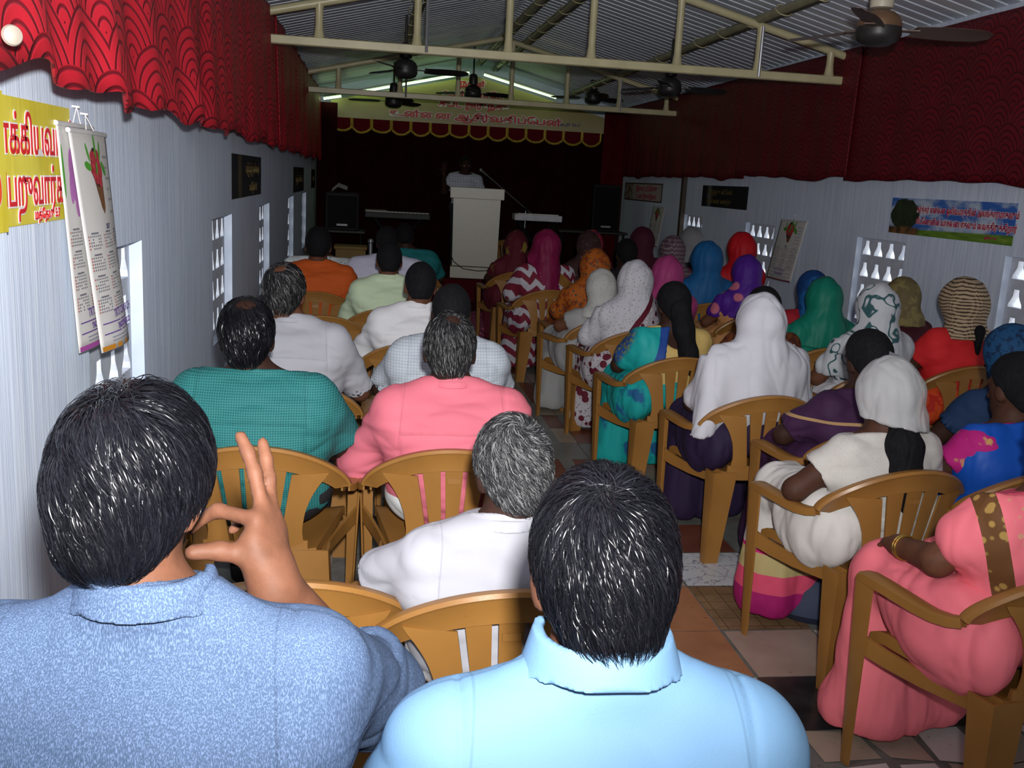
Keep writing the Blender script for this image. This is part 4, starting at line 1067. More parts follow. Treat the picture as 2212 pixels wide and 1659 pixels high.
def person(name_label, loc, rz, top=1.18, hx=0.0, hy=-.05, hyaw=0, hpitch=.15, hroll=0, sk=0, sw=.165, bulk=1.0, h=.010, group='seated congregation',
           hair=None, shirt=None, pants=None, skirt=None, veil=None, extra=None, arms=None, seat=True, hs=1.0, scap=0.0, spine=None, tilt=0.0, no_legs=False, wraps=None, armr=1.0, drop=.062, neckl=.252, floor_z=0.0, lean=None):
    A = np.array
    Rh = rot(hyaw, hpitch, hroll); hc = A([hx, hy, top - .118 * hs])
    H = lambda x, y, z: hc + Rh @ A([x, y, z]) * hs
    nb = A([hx * .45, hy - .012 - .25 * max(0, hpitch - .1) * .35, top - neckl * hs])
    tz = math.tan(tilt)
    sc_ = A([nb[0] * .9, nb[1] - .002 + (lean or 0), nb[2] - drop])
    S = {s: sc_ + A([s * sw, .0, s * sw * tz]) for s in (-1, 1)}
    hip = A([0, -.06, .545]) if seat else A([0, 0, .90])
    chest = A([sc_[0] * .9, sc_[1] + .005, sc_[2] - .13]); waist = A([sc_[0] * .4, (sc_[1] + hip[1]) * .5 + .015, (sc_[2] + hip[2]) * .5 - .03])
    head = [ell(H(0, -.010, .020), A([.074, .094, .096]) * hs, Rh, .02), ell(H(0, .022, -.032), A([.060, .070, .082]) * hs, Rh, .03), ell(H(0, .052, -.082), A([.036, .036, .028]) * hs, Rh, .03),
            cone(H(0, .088, .0), H(0, .108, -.034), .010 * hs, .014 * hs, .014), ell(H(0, .092, -.066), A([.022, .010, .010]) * hs, Rh, .01), ell(H(0, .080, .018), A([.050, .015, .010]) * hs, Rh, .02)]
    ears = []
    for s in (-1, 1):
        Re = Rh @ rot(-s * .35); ears += [ell(H(s * .078, -.006, -.018), A([.010, .021, .033]) * hs, Re, .008)]
    neck = [cone(H(0, -.020, -.055), nb, .051 * hs, .053 * hs, .03)]
    torso = [cone(nb + A([0, .005, .02]), S[-1] + A([.02, 0, .012]), .044, .050, .035), cone(nb + A([0, .005, .02]), S[1] + A([-.02, 0, .012]), .044, .050, .035),
             cone(S[-1] + A([.03, 0, -.06]), S[1] + A([-.03, 0, -.06]), .085 * bulk, .085 * bulk, .05), ell(chest, A([sw * .95 * (.5 + .5 * bulk), .112 * bulk, .17]), None, .06), ell(waist, A([.150 * bulk, .118 * bulk, .19]), None, .08), ell(hip + A([0, .01, .02]), A([.186 * (.4 + .6 * bulk), .135, .108]), None, .06)]
    arms = arms or {}
    armp = {}; limbs = []; hands = []
    for s in (-1, 1):
        e, w_ = arms.get(s, (A([s * (sw + .085), .05, max(.668, sc_[2] - .25)]), A([s * .10, .26, .63])))[:2]
        e, w_ = A(e, float), A(w_, float); armp[s] = (e, w_)
        limbs += [cone(S[s], e, .052 * armr, .040 * armr, .03), cone(e, w_, .042 * armr, .027 * armr, .02)]
        hd = arms.get(s); spec = hd[2] if hd is not None and len(hd) > 2 else None
        if spec: hands += hand_prims(w_, **spec)
        else:
            dv = w_ - e; dv = dv / np.linalg.norm(dv) + A([-s * .5, .2, -.1]); hands += hand_prims(w_, dv, (0, .1, 1), -s, .45)
    legs = []
    if seat:
        for s in (-1, 1):
            kn = A([s * .13, .34, .505]); an = A([s * .125, .34, .09 + floor_z]); legs += [cone(A([s * .085, -.03, .545]), kn, .080, .062, .04), cone(kn, an, .058, .036, .03), ell(an + A([0, .075, -.048]), A([.042, .12, .036]), None, .03)]
    else:
        for s in (-1, 1):
            kn = A([s * .10, .03, .48 + floor_z]); an = A([s * .11, .0, .09 + floor_z]); legs += [cone(A([s * .085, .0, .86]), kn, .085, .060, .04), cone(kn, an, .056, .036, .03), ell(an + A([0, .06, -.05]), A([.042, .12, .036]), None, .03)]
    root = solid('person', head + ears + neck + torso + limbs + hands + legs, h, SK[sk])
    root.location = (loc[0], loc[1], loc[2] if len(loc) > 2 else 0); root.rotation_euler = (0, 0, rz)
    tag(root, name_label, 'person', group)
    ctx = dict(Rh=Rh, hc=hc, H=H, nb=nb, S=S, sc=sc_, chest=chest, waist=waist, hip=hip, head=head, ears=ears, neck=neck, torso=torso, armp=armp, root=root, h=h, hs=hs, sw=sw, top=top)
    Nf = Rh @ A([0, 1, 0]); Nu = Rh @ A([0, 0, 1])
    # ---- hair
    if hair:
        t = hair.get('t', .012); grow = [ell(H(0, -.012, .022), A([.074 + t, .094 + t, .096 + t * .8]) * hs, Rh, .02), cone(H(0, -.045, -.03), H(0, -.046, -.065), (.049 + t * .4) * hs, (.045 + t * .4) * hs, .04)]
        lowz = hair.get('low', -.085)
        cuts = [plane(H(0, .052, .052), Nf * .76 - Nu * .65), plane(H(0, -.05, lowz), -Nu - Nf * .25)]
        ngs = [ell(H(s * .084, .002, -.022), A([.016, .022, .034]) * hs, Rh, .008) for s in (-1, 1)] if not hair.get('cover_ears') else []
        if hair.get('bald_spot'):
            bw = A(hair['bald_spot'][:3], float); bw /= np.linalg.norm(bw); rb = hair['bald_spot'][3]; ngs.append(ell(H(*(A([0, -.012, .022]) + bw * A([.074, .094, .096]) * 1.06)), A([rb, rb, .022]), Rh @ _frame(bw), .012))
        for q in hair.get('tail', []): grow.append(cone(H(*q[0]) if q[4] == 'h' else A(q[0]), H(*q[1]) if q[4] == 'h' else A(q[1]), q[2], q[3], .03))
        if hair.get('tail'): cuts = [cuts[0]]
        o = solid('hair', grow, min(h, .008), hair['m'], root, 0, cuts, ngs, wr=[(.0022, 60, (1, 1, .6))])
        if hair.get('strands'): strands(o, ctx, grow, **hair['strands'])
    # ---- shirt / blouse
    if shirt:
        off = shirt.get('off', .013); sl = shirt.get('sleeve', .62); ps = [dict(p) for p in torso]
        for s in (-1, 1):
            e, w_ = armp[s]; a0 = S[s]
            if sl <= 1:
                end = a0 + (e - a0) * sl; dv = (e - a0) / np.linalg.norm(e - a0); ps.append(cone(a0, a0 + (e - a0) * (sl + .15), .058 * armr, .052 * armr + shirt.get('flare', 0), .03, cap=[(end, dv)]))
            else:
                end = e + (w_ - e) * (sl - 1); dv = (w_ - e) / np.linalg.norm(w_ - e); ps += [cone(a0, e, .058 * armr, .050 * armr, .03), cone(e, e + (w_ - e) * (sl - 1 + .12), .050 * armr, .042 * armr + shirt.get('flare', 0), .03, cap=[(end, dv)])]
        cuts = [plane(nb + A([0, .0, shirt.get('neck', .05 if shirt.get('collar') else .022)]), (0, .25 if not shirt.get('vneck') else .40, 1)), lambda P: shirt.get('hem', .455) - P[2] + 0 * P[0] + 0 * P[1]]
        if shirt.get('back_scoop'): cuts.append(lambda P, q=shirt['back_scoop']: q[1] - np.sqrt((P[0] - nb[0]) ** 2 + (P[2] - (nb[2] + q[0])) ** 2 + 0 * P[1]))
        zy = sc_[2] - .055
        dsp = None
        if shirt.get('yoke', True):
            # overlapping yoke panel across the back and the armhole seams
            def dsp(V, N, zy=zy):
                g = np.exp(-((V[:, 2] - zy + .35 * (V[:, 0] - sc_[0]) ** 2) / .006) ** 2) * (N[:, 1] < -.2) * (np.abs(V[:, 0] - sc_[0]) < sw * .92)
                step_ = (V[:, 2] > zy) * (N[:, 1] < .1) * .0012
                arm = np.exp(-((np.abs(V[:, 0] - sc_[0]) - sw * .93) / .004) ** 2) * (V[:, 2] > sc_[2] - .22) * (N[:, 1] < .3)
                return -.004 * g + step_ * 1.6 - .0032 * arm
        wr = shirt.get('wr', [(.0078, 18, (1, 1, 1.8)), (.0038, 40, (.7, 1, 1.7))])
        negs = []
        for s in (-1, 1):
            e, w_ = armp[s]
            if sl <= 1: a0 = S[s]; end = a0 + (e - a0) * sl; dv = (e - a0); negs.append(cone(end - dv * .10, end + dv * .2, .050 + off * .4, .052 + off * .4, .004))
            else: end = e + (w_ - e) * (sl - 1); dv = (w_ - e); negs.append(cone(end - dv * .10, end + dv * .2, .042 + off * .4, .042 + off * .4, .004))
        if h > .0095 or shirt.get('tight'): negs = []
        sm_ = seamed(shirt['m'], sc_[2], sc_[0], sw, zy) if shirt.get('yoke', True) and h < .009 else shirt['m']
        o = solid(shirt.get('name', 'shirt'), ps, h, sm_, root, off, cuts, negs, wr=wr, disp=dsp, pickmat=shirt.get('pick'))
        if shirt.get('collar'):
            ax = A([0, .16, 1.]); ax /= np.linalg.norm(ax); c0 = nb + A([0, .004, shirt.get('cz', .004)]); hgt = shirt.get('ch', .042); r0 = shirt.get('cr', .073)
            f = Field(c0 - .13, c0 + .13, min(h, .005)); P = (f.ax[0][:, None, None] - c0[0], f.ax[1][None, :, None] - c0[1], f.ax[2][None, None, :] - c0[2])
            t_ = P[0] * ax[0] + P[1] * ax[1] + P[2] * ax[2]; qx = P[0] - t_ * ax[0]; qy = P[1] - t_ * ax[1] + .0; qz = P[2] - t_ * ax[2]
            rr_ = np.sqrt((qx / 1.04) ** 2 + (qy * .98) ** 2 + qz ** 2)
            tgt = r0 - .012 * t_ / .04 + .010 * np.clip((.012 - t_) / .03, 0, 1)
            d_ = np.maximum(np.abs(rr_ - tgt) - .0062, np.abs(t_ - hgt * .5) - hgt * .5 - .006 * np.clip(qy / .05, -1, 1))
            d_ = np.maximum(d_, np.minimum(P[1] - shirt.get('cf', .045) + 0 * P[0], 9))
            f.D = d_.astype(np.float32); V, F = f.mesh()
            if len(F): np_mesh('collar', V, F, shirt['m'] if not isinstance(shirt['m'], (list, tuple)) else shirt['m'][0], root)
    if pants:
        ps = [dict(p) for p in legs[:] if p['t'] == 'cone'] + [torso[-1]]
        solid('trousers', ps, max(h, .009), pants['m'], root, .016, [lambda P: P[2] - (hip[2] + .10) + 0 * P[0] + 0 * P[1], lambda P: .075 + floor_z - P[2] + 0 * P[0] + 0 * P[1]], wr=[(.006, 20, (1, 1, 1))])
    if skirt:
        ps = [cone((-.09, -.04, .565), (-.12, .32, .535), .100, .085, .05), cone((.09, -.04, .565), (.12, .32, .535), .100, .085, .05), cone((-.10, .34, .50), (-.12, .34, .10), .090, .105, .05), cone((.10, .34, .50), (.12, .34, .10), .090, .105, .05), ell((0, -.06, .57), (.222, .145, .105), None, .05),
              cone((-.05, .34, .50), (0, .34, .1), .085, .105, .05)]
        ps += [ell((s * .195, .0, .495), (.072, .195, .125), None, .09) for s in (-1, 1)]
        for q in skirt.get('more', []): ps.append(q)
        solid(skirt.get('name', 'skirt'), ps, max(h, .009), skirt['m'], root, .012, [lambda P: P[2] - skirt.get('topz', .66) + 0 * P[0] + 0 * P[1], lambda P: skirt.get('hem', .03) - P[2] + 0 * P[0] + 0 * P[1]], wr=[(.010, 24, (1.3, 1.3, .35)), (.004, 55, (1.3, 1.3, .5))])
    for wd_ in wraps or []:
        ps = [dict(p) for p in torso]
        for s in wd_.get('arms', ()): e, w_ = armp[s]; ps.append(cone(S[s], S[s] + (e - S[s]) * wd_.get('sl', .8), .060, .056, .03))
        for q in wd_.get('more', []): ps.append(q)
        cs = [plane(nb + A([0, 0, .012]), (0, .3, 1)), lambda P, z=wd_.get('zmin', .47): z - P[2] + 0 * P[0] + 0 * P[1]] + list(wd_.get('cuts', []))
        solid(wd_.get('name', 'sari'), ps, h, wd_['m'], root, wd_.get('off', .024), cs, wr=wd_.get('wr', [(.006, 26, (1.4, 1, .5)), (.003, 60, (1.3, 1, .5))]), pickmat=wd_.get('pick'))
    # ---- veil over the head
    if veil:
        t = veil.get('t', .022); fall = veil.get('fall', .30); zc = hc[2] - fall; wid = veil.get('wid', .10); bk = veil.get('bk', -.06)
        ps = [ell(H(0, -.014, .022), A([.074 + t, .094 + t, .096 + t]) * hs, Rh, .02), cone(H(0, -.03, -.01), A([sc_[0], nb[1] + bk * .6, nb[2] - .02]), .088 + t * .4, .094, .05),
              cone(A([sc_[0], nb[1] + bk * .6, nb[2] - .02]), A([sc_[0] - wid, sc_[1] + bk, zc]), .095, .085, .06), cone(A([sc_[0], nb[1] + bk * .6, nb[2] - .02]), A([sc_[0] + wid, sc_[1] + bk, zc]), .095, .085, .06)]
        if veil.get('cape'):
            cw = veil['cape']; ps += [cone(nb, S[-1] + A([-.01, -.01, 0]), .09, .078, .05), cone(nb, S[1] + A([.01, -.01, 0]), .09, .078, .05), ell(chest + A([0, -.012, .02]), A([sw + .035, .132 * bulk, .21]), None, .06)]
            for s in (-1, 1): e, w_ = armp[s]; ps.append(cone(S[s], S[s] + (e - S[s]) * cw, .074, .072, .04))
        for q in veil.get('more', []): ps.append(q)
        pl_ = plane(H(0, veil.get('front', .045), 0), Nf * .93 - Nu * .36); yf = chest[1] + (.15 if veil.get('cape') else .05)
        cuts = [lambda P: np.where(P[2] + 0 * P[0] + 0 * P[1] > nb[2] - .01, pl_(P), np.maximum(pl_(P) - 8 * np.maximum(0, nb[2] - .01 - P[2]), P[1] - yf)), lambda P: veil.get('zmin', zc) + veil.get('slope', 0) * P[0] - P[2] + 0 * P[1]]
        for c in veil.get('cuts', []): cuts.append(c)
        o = solid('headscarf', ps, h, veil['m'], root, 0, cuts, [], wr=veil.get('wr', [(.007, 26, (1.5, 1.2, .45)), (.003, 60, (1.4, 1, .5))]), pickmat=veil.get('pick'))
    if extra: extra(ctx)
    return ctx

def sampler(f):
    def g(P):
        q = (P - f.lo) / f.h; i = np.clip(np.floor(q).astype(int), 0, f.n - 2); t = q - i; r_ = 0
        for dx in (0, 1):
            for dy in (0, 1):
                for dz in (0, 1): r_ = r_ + f.D[i[:, 0] + dx, i[:, 1] + dy, i[:, 2] + dz] * (t[:, 0] if dx else 1 - t[:, 0]) * (t[:, 1] if dy else 1 - t[:, 1]) * (t[:, 2] if dz else 1 - t[:, 2])
        return r_
    def grad(P):
        e = .006; n = np.stack([g(P + np.eye(3)[k] * e) - g(P - np.eye(3)[k] * e) for k in range(3)], 1); return n / np.maximum(np.linalg.norm(n, axis=1, keepdims=True), 1e-6)
    return g, grad
def strands(hair_o, ctx, grow, n=6000, length=.055, width=.0009, m=None, whorl=(.15, -.45, .88), swirl=.35, lift=.006, tone=None, seed=1, wav=.0, low=-.075, bald=None, seg=6, clump=0.0, gravity=.0, twist=.55, t=None):
    """short combed hair: thin ribbons laid along the scalp, radiating from the crown whorl"""
    r = np.random.RandomState(seed); hs = ctx['hs']; Rh = ctx['Rh']; hc = ctx['hc']
    lo, hi = bounds(grow, 0); f = Field(lo - .05, hi + .05, .006)
    for p in grow: f.prim(p)
    g, grad = sampler(f)
    c = np.array([0, -.012, .0]); wv = np.array(whorl, float); wv /= np.linalg.norm(wv)
    d_ = r.normal(size=(n * 5, 3)); d_ /= np.linalg.norm(d_, axis=1, keepdims=True); p = (c + d_ * .10) * hs @ Rh.T + hc
    for _ in range(5): p = p - grad(p) * g(p)[:, None]
    q = ((p - hc) @ Rh) / hs
    ok = ((q[:, 1] - .052) * .76 - (q[:, 2] - .052) * .65 < -.004) & (q[:, 2] > low) & ~((np.abs(q[:, 0]) > .055) & (np.abs(q[:, 1] - .004) < .026) & (q[:, 2] < .014)) & (np.abs(g(p)) < .004)
    if bald is not None:
        dd = q / np.linalg.norm(q, axis=1, keepdims=True); ok &= r.rand(len(q)) > np.exp(-((1 - dd @ wv) / bald) ** 2) * .97
    p = p[ok][:n]; q = q[ok][:n]; n = len(p); wW = Rh @ wv
    wc = (Rh @ (wv * .1)) * hs + hc
    L = length * (.7 + .5 * r.rand(n)); lf = lift * (.2 + r.rand(n)); ph = r.uniform(0, 6.28, n); tw = r.normal(size=n) * twist; jit = r.normal(size=(n, 3)) * .20
    if clump:
        ci = r.choice(n, 90, replace=False); near = np.zeros(n, int); best = np.full(n, 9.)
        for k in ci: dk = ((p - p[k]) ** 2).sum(1); m_ = dk < best; near[m_] = k; best[m_] = dk[m_]
    V = np.zeros((n, seg + 1, 2, 3)); dn = Rh @ np.array([0, -.2, -1.])
    for i in range(seg + 1):
        fr = i / seg; nn = grad(p); e = p - wc
        fl = e / np.maximum(np.linalg.norm(e, axis=1, keepdims=True), .004) + np.cross(wW, e / np.maximum(np.linalg.norm(e, axis=1, keepdims=True), .004)) * swirl + jit + dn * (gravity + .35)
        fl -= nn * (fl * nn).sum(1)[:, None]; fl /= np.maximum(np.linalg.norm(fl, axis=1, keepdims=True), 1e-6)
        side = np.cross(fl, nn); sd_ = side * np.cos(tw)[:, None] + nn * np.sin(tw)[:, None]
        pos = p + nn * (.0015 + lf * math.sin(PI * min(1., fr * 1.05) * .7))[:, None] + side * (wav * np.sin(ph + fr * 7))[:, None]
        wd = width * (1 - .8 * fr ** 2); V[:, i, 0] = pos - sd_ * wd; V[:, i, 1] = pos + sd_ * wd
        p = p + fl * (L / seg)[:, None]
        if clump and i > 0: p = p + (p[near] - p) * (clump * .07)
        p = p - grad(p) * g(p)[:, None]
    V = V.reshape(-1, 3)
    b = np.arange(n)[:, None] * (seg + 1) * 2 + np.arange(seg)[None, :] * 2; b = b.ravel(); F = np.stack([b, b + 1, b + 3, b + 2], 1)
    o = np_mesh('hair_strands', V, F, m, hair_o)
    tn = np.repeat((r.rand(n) if tone is None else tone(q, r)), (seg + 1) * 2).astype(np.float32)
    at_ = o.data.attributes.new('tone', 'FLOAT', 'POINT'); at_.data.foreach_set('value', tn)

# ---------------------------------------------------------------- the congregation
def place(hw, rz, hx, hy):
    c, s = math.cos(rz), math.sin(rz); return (hw[0] - (hx * c - hy * s), hw[1] - (hx * s + hy * c))
def seat_person(desc, hw, rz=0.0, chair_desc=None, nochair=False, hx=0.0, hy=-.05, **k):
    loc = place(hw, rz, hx, hy)
    if not nochair: chair(loc[0], loc[1], rz, chair_desc or ('tan chair under person in ' + desc))
    return person('person in ' + desc, loc, rz, top=hw[2], hx=hx, hy=hy, **k)
C = cloth
WHITE = (.34, .34, .375)
A3 = lambda *v: np.array(v, float)
# --- nearest two men
CHAMB = C('chambray', (.050, .078, .138), .85, .3, .10, lambda k, v, b: k.mix(k.step(k.noise(k.mp(v, (700, 700, 160)), 1, 2), .42, .7), b, (.115, .165, .28)), 1600, spec=.1)
seat_person('blue chambray shirt with right hand raised to the ear', (-.263, 1.131, 1.360), -.06, hx=-.034, hy=-.05, hyaw=-.22, hpitch=.28, hroll=.05, sk=0, sw=.180, bulk=1.05, h=.0052, hs=.92, armr=1.12, drop=.074, neckl=.290,
    hair=dict(m=HB, t=.007, low=-.076, strands=dict(n=24000, length=.060, width=.0007, m=ST_B, whorl=(-.30, -.62, .74), lift=.012, t=.024, wav=.0012, low=-.068, clump=1.2, gravity=.25, seg=8)),
    shirt=dict(m=CHAMB, collar=True, sleeve=1.2, ch=.050, cr=.080, cz=.016, cf=.025, off=.014, flare=.014, wr=[(.0090, 11, (1, 1, 1.3)), (.0040, 26, (.8, 1, 1.6))]),
    pants=dict(m=C('dark_trousers', (.02, .02, .025))),
    arms={1: (A3(.228, .125, .885), A3(.112, .030, 1.098), dict(dirv=(-.15, .42, .90), nrm=(.93, -.32, .25), side=-1, s=1.02, bends=[(1.20, .60, .3), (.10, .14, .10), (.02, .08, .06), (.9, .9, .5)], spread=.12, thumb=[(1.05, -1.0), (1.5, -1.2)])),
          -1: (A3(-.27, .10, .80), A3(-.10, .28, .62))})
LBLUE = C('sky_blue_cotton', (.135, .255, .41), .7, .18, .06, None, 1400)
seat_person('sky blue shirt nearest the camera', (.279, 1.044, 1.292), -.02, hy=-.05, hyaw=.03, hpitch=.36, hs=.95, drop=.076, neckl=.258, sk=0, sw=.178, bulk=1.08, h=.0052,
    hair=dict(m=HB, t=.005, low=-.070, strands=dict(n=20000, length=.046, width=.0006, m=ST_B, whorl=(-.12, -.70, .70), lift=.010, t=.016, low=-.056, seg=6, swirl=.25)),
    shirt=dict(m=LBLUE, collar=True, sleeve=.9, ch=.052, cr=.087, cz=.020, off=.014, wr=[(.0080, 12, (1, 1, 1.5)), (.0035, 30, (.7, 1, 1.8))]), pants=dict(m=C('grey_trousers', (.05, .05, .055))))
# --- third row men
WH = C('white_cotton', WHITE, .75, .2, .04, None, 1300)
seat_person('white shirt with short grey hair between the two nearest heads', (.34, 2.13, 1.085), .06, hx=.03, hy=-.03, hpitch=.42, hroll=-.04, hyaw=.1, sk=3, sw=.178, bulk=1.0, h=.0065,
    hair=dict(m=HG, t=.006, low=-.105, strands=dict(n=14000, length=.030, width=.0008, m=ST_G, whorl=(0, -.72, .66), lift=.010, t=.014, low=-.105, wav=.0015, swirl=.8)),
    shirt=dict(m=WH, collar=True, sleeve=.95, ch=.038, cr=.074), pants=dict(m=C('white_dhoti', (.60, .60, .62))))
chair(-.17, 2.22, .03, 'empty tan plastic armchair below the raised hand of the chambray shirt')
TEAL = C('teal_check', (.010, .095, .10), .75, .2, .1, P_check((.032, .19, .185), 130, .34), 1200)
seat_person('teal checked shirt seated by the left wall', (-.385, 3.20, 1.201), -.04, hx=-.05, hy=-.06, hpitch=.22, hyaw=.06, sk=3, sw=.192, bulk=1.28, h=.0072,
    hair=dict(m=HB, t=.010, strands=dict(n=5200, length=.045, width=.0011, m=ST_B, whorl=(.02, -.50, .86), lift=.006, bald=.10), bald_spot=(.02, -.50, .86, .046)),
    shirt=dict(m=TEAL, collar=False, sleeve=.72, neck=.03, off=.016, flare=.008), pants=dict(m=C('trousers_black', (.015, .015, .017))))
PINK = C('pink_cotton', (.56, .135, .18), .75, .2, .06, None, 1200)
seat_person('pink shirt with sleeves rolled up', (.275, 3.20, 1.175), -.03, hx=-.02, hpitch=.26, hyaw=-.03, sk=3, sw=.185, bulk=1.20, h=.0072,
    hair=dict(m=HS, t=.009, strands=dict(n=6000, length=.030, width=.0011, m=ST_S, whorl=(.12, -.58, .80), lift=.005, bald=.05), bald_spot=(.12, -.58, .80, .030)),
    shirt=dict(m=PINK, collar=True, sleeve=1.12, ch=.036, cr=.074), pants=dict(m=C('dhoti_white', (.62, .62, .62))),
    arms={-1: (A3(-.315, .02, .64), A3(-.16, .22, .58)), 1: (A3(.28, .06, .66), A3(.10, .25, .60))})
seat_person('white shirt with balding grey hair beside the left windows', (-.349, 4.2, 1.224), -.08, hx=-.05, hpitch=.2, hyaw=-.12, sk=2, sw=.182, bulk=1.2, h=.0085,
    hair=dict(m=HS, t=.009, strands=dict(n=3600, length=.04, width=.0014, m=ST_S, whorl=(-.10, -.58, .80), lift=.006, bald=.06), bald_spot=(-.10, -.58, .80, .034)),
    shirt=dict(m=WH, collar=True, sleeve=.95, ch=.034), pants=dict(m=C('trousers_grey', (.07, .07, .08))))
seat_person('pale checked shirt in front of the pink shirt', (.364, 4.24, 1.159), -.03, hx=.02, hpitch=.2, sk=3, sw=.19, bulk=1.15, h=.0085, hair=dict(m=HB, t=.011),
    shirt=dict(m=C('pale_check', (.44, .48, .53), .75, .2, .05, P_check((.28, .33, .40), 80, .40)), collar=True, sleeve=.85), pants=dict(m=C('trousers_dark', (.02, .02, .022))))
seat_person('white shirt with black hair behind the pale green shirt', (.277, 5.2, 1.168), -.02, hx=.03, hpitch=.2, sk=2, sw=.18, bulk=1.1, h=.0095, hair=dict(m=HB, t=.010),
    shirt=dict(m=C('white_cotton_b', (.62, .62, .64)), collar=True, sleeve=1.1), pants=dict(m=C('dhoti_b', (.5, .5, .5))))
seat_person('pale green shirt in the left block', (.135, 6.5, 1.18), -.02, hpitch=.2, sk=2, sw=.18, bulk=1.08, h=.011, hair=dict(m=HB, t=.010),
    shirt=dict(m=C('pale_green', (.50, .60, .42)), collar=True, sleeve=1.1), pants=dict(m=C('trousers_b', (.03, .03, .03))))
chair(-.27, 6.16, 0, 'empty tan plastic armchair behind the orange shirt')
seat_person('orange shirt in the left block', (-.367, 7.3, 1.211), -.03, hpitch=.16, sk=2, sw=.20, bulk=1.22, h=.011, hs=1.1, hair=dict(m=HB, t=.014),
    shirt=dict(m=C('orange_cotton', (.50, .085, .012)), collar=True, sleeve=1.1), pants=dict(m=C('trousers_c', (.03, .03, .03))))
seat_person('white printed shirt hidden behind the orange shirt', (-.39, 8.2, 1.16), .0, hpitch=.3, sk=2, sw=.225, bulk=1.2, h=.013, hair=dict(m=HB, t=.010),
    shirt=dict(m=C('white_print', (.50, .53, .55), pat=P_dots((.25, .32, .34), 30, .3)), sleeve=1.1, yoke=False), pants=dict(m=C('trousers_d', (.3, .3, .3))))
seat_person('lilac white shirt before the pale green shirt', (.14, 7.8, 1.21), .0, hpitch=.25, sk=3, sw=.235, bulk=1.2, h=.013, hair=dict(m=HB, t=.014),
    shirt=dict(m=C('lilac_white', (.50, .50, .62)), collar=True, sleeve=.9), pants=dict(m=C('trousers_e', (.05, .05, .05))))
seat_person('dark teal shirt at the front of the left block', (.33, 9.3, 1.17), .0, hx=-.05, hpitch=.3, sk=3, sw=.22, bulk=1.2, h=.013, hair=dict(m=HB, t=.012),
    shirt=dict(m=C('dark_teal', (.01, .14, .15)), sleeve=.9, yoke=False), pants=dict(m=C('trousers_f', (.03, .03, .03))))

# --- women, right block
def woman(desc, hw, rz=.15, sk=3, vm=None, sm=None, km=None, h=.010, v=None, **k):
    kw = dict(sk=sk, sw=.150, bulk=1.0, h=h, hpitch=.16, hair=dict(m=HB, t=.012, cover_ears=True), shirt=dict(m=sm, name='blouse', sleeve=.55, yoke=False, neck=.012), skirt=dict(m=km or sm))
    if vm: vv = dict(m=vm, t=.024); vv.update(v or {}); kw['veil'] = vv
    kw.update(k)
    return seat_person(desc, hw, rz, **kw)
VW = C('white_voile', (.50, .50, .55), .8, .3, .05, None, 1400)
VIOL = C('deep_violet', (.018, .009, .035))
woman('wide white shawl over head and shoulders with violet skirt', (1.736, 4.12, 1.173), .12, vm=VW, sm=VIOL, h=.0072, hpitch=.12,
      v=dict(cape=.85, t=.026, fall=.50, wid=.12, bk=-.02, zmin=.62, slope=.22, wr=[(.015, 15, (1.5, 1.2, .7)), (.007, 36, (1.4, 1, .6))], more=[cone((-.17, -.06, .86), (-.27, -.12, .56), .10, .05, .06), cone((.16, -.05, .86), (.23, -.06, .72), .10, .07, .06)]))
LACE = C('white_lace', (.50, .48, .45), .8, .5, .05, P_dots((.42, .40, .37), 130, .22))
SHEER = C('sheer_white', (.62, .63, .64), .7, .25, .05, None, 1400, alpha=.55)
def gold_pink(k, v, b):
    p = k.xyz(v); b = k.mix(k.ma('LESS_THAN', p[2], .30), b, (.55, .02, .16)); b = k.mix(k.ma('LESS_THAN', p[2], .285), b, (.45, .36, .16)); b = k.mix(k.ma('LESS_THAN', p[2], .205), b, (.62, .07, .14)); b = k.mix(k.ma('LESS_THAN', p[2], .13), b, (.33, .01, .12)); return b
def ponytail(ctx):
    H = ctx['H']; ps = [cone(H(-.0, -.07, -.10), H(-.0, -.085, -.17), .040, .056, .03), cone(H(-.0, -.085, -.17), H(-.0, -.075, -.28), .058, .062, .03), cone(H(-.0, -.075, -.28), H(.02, -.06, -.40), .060, .030, .03)]
    solid('ponytail', ps, .007, HB, ctx['root'], wr=[(.004, 60, (1.6, 1.6, .3))])
woman('white lace top with sheer white headscarf and black ponytail', (1.757, 3.02, 1.089), .17, sk=1, vm=SHEER, sm=LACE, km=C('white_gold_pink_skirt', (.60, .58, .55), pat=gold_pink), h=.0068, hpitch=.22, hx=.0, sw=.155,
      v=dict(t=.022, fall=.20, wid=.05, bk=-.05, zmin=.885, slope=-.18, front=.05, more=[cone((.06, -.10, .90), (.12, -.11, .76), .06, .03, .04)]), extra=ponytail,
      shirt=dict(m=LACE, name='blouse', sleeve=.50, yoke=False, neck=.012, off=.012), arms={-1: (A3(-.285, -.0, .635), A3(-.06, .20, .60)), 1: (A3(.27, .05, .64), A3(.10, .24, .58))})
PSARI = C('pink_chiffon', (.82, .18, .22), .65, .2, .06, None, 1200)
def gold_border(k, v, b):
    p = k.xyz(v); s = k.ma('ADD', k.ma('ADD', k.ma('MULTIPLY', p[0], -.80), k.ma('MULTIPLY', p[2], -.30)), k.ma('MULTIPLY', p[1], .55))
    w_ = k.vor(v, 34); pat = k.mix(k.step(w_, .30, .42), (.42, .26, .07), (.14, .06, .02))
    b = k.mix(k.ma('MULTIPLY', k.ma('GREATER_THAN', s, -.168), k.ma('LESS_THAN', s, -.112)), b, pat)
    fl = k.ma('MULTIPLY', k.ma('MULTIPLY', k.ma('GREATER_THAN', s, -.235), k.ma('LESS_THAN', s, -.19)), k.step(k.vor(v, 46), .40, .32))
    return k.mix(fl, b, k.mix(k.noise(v, 60), (.55, .30, .10), (.80, .35, .30)))
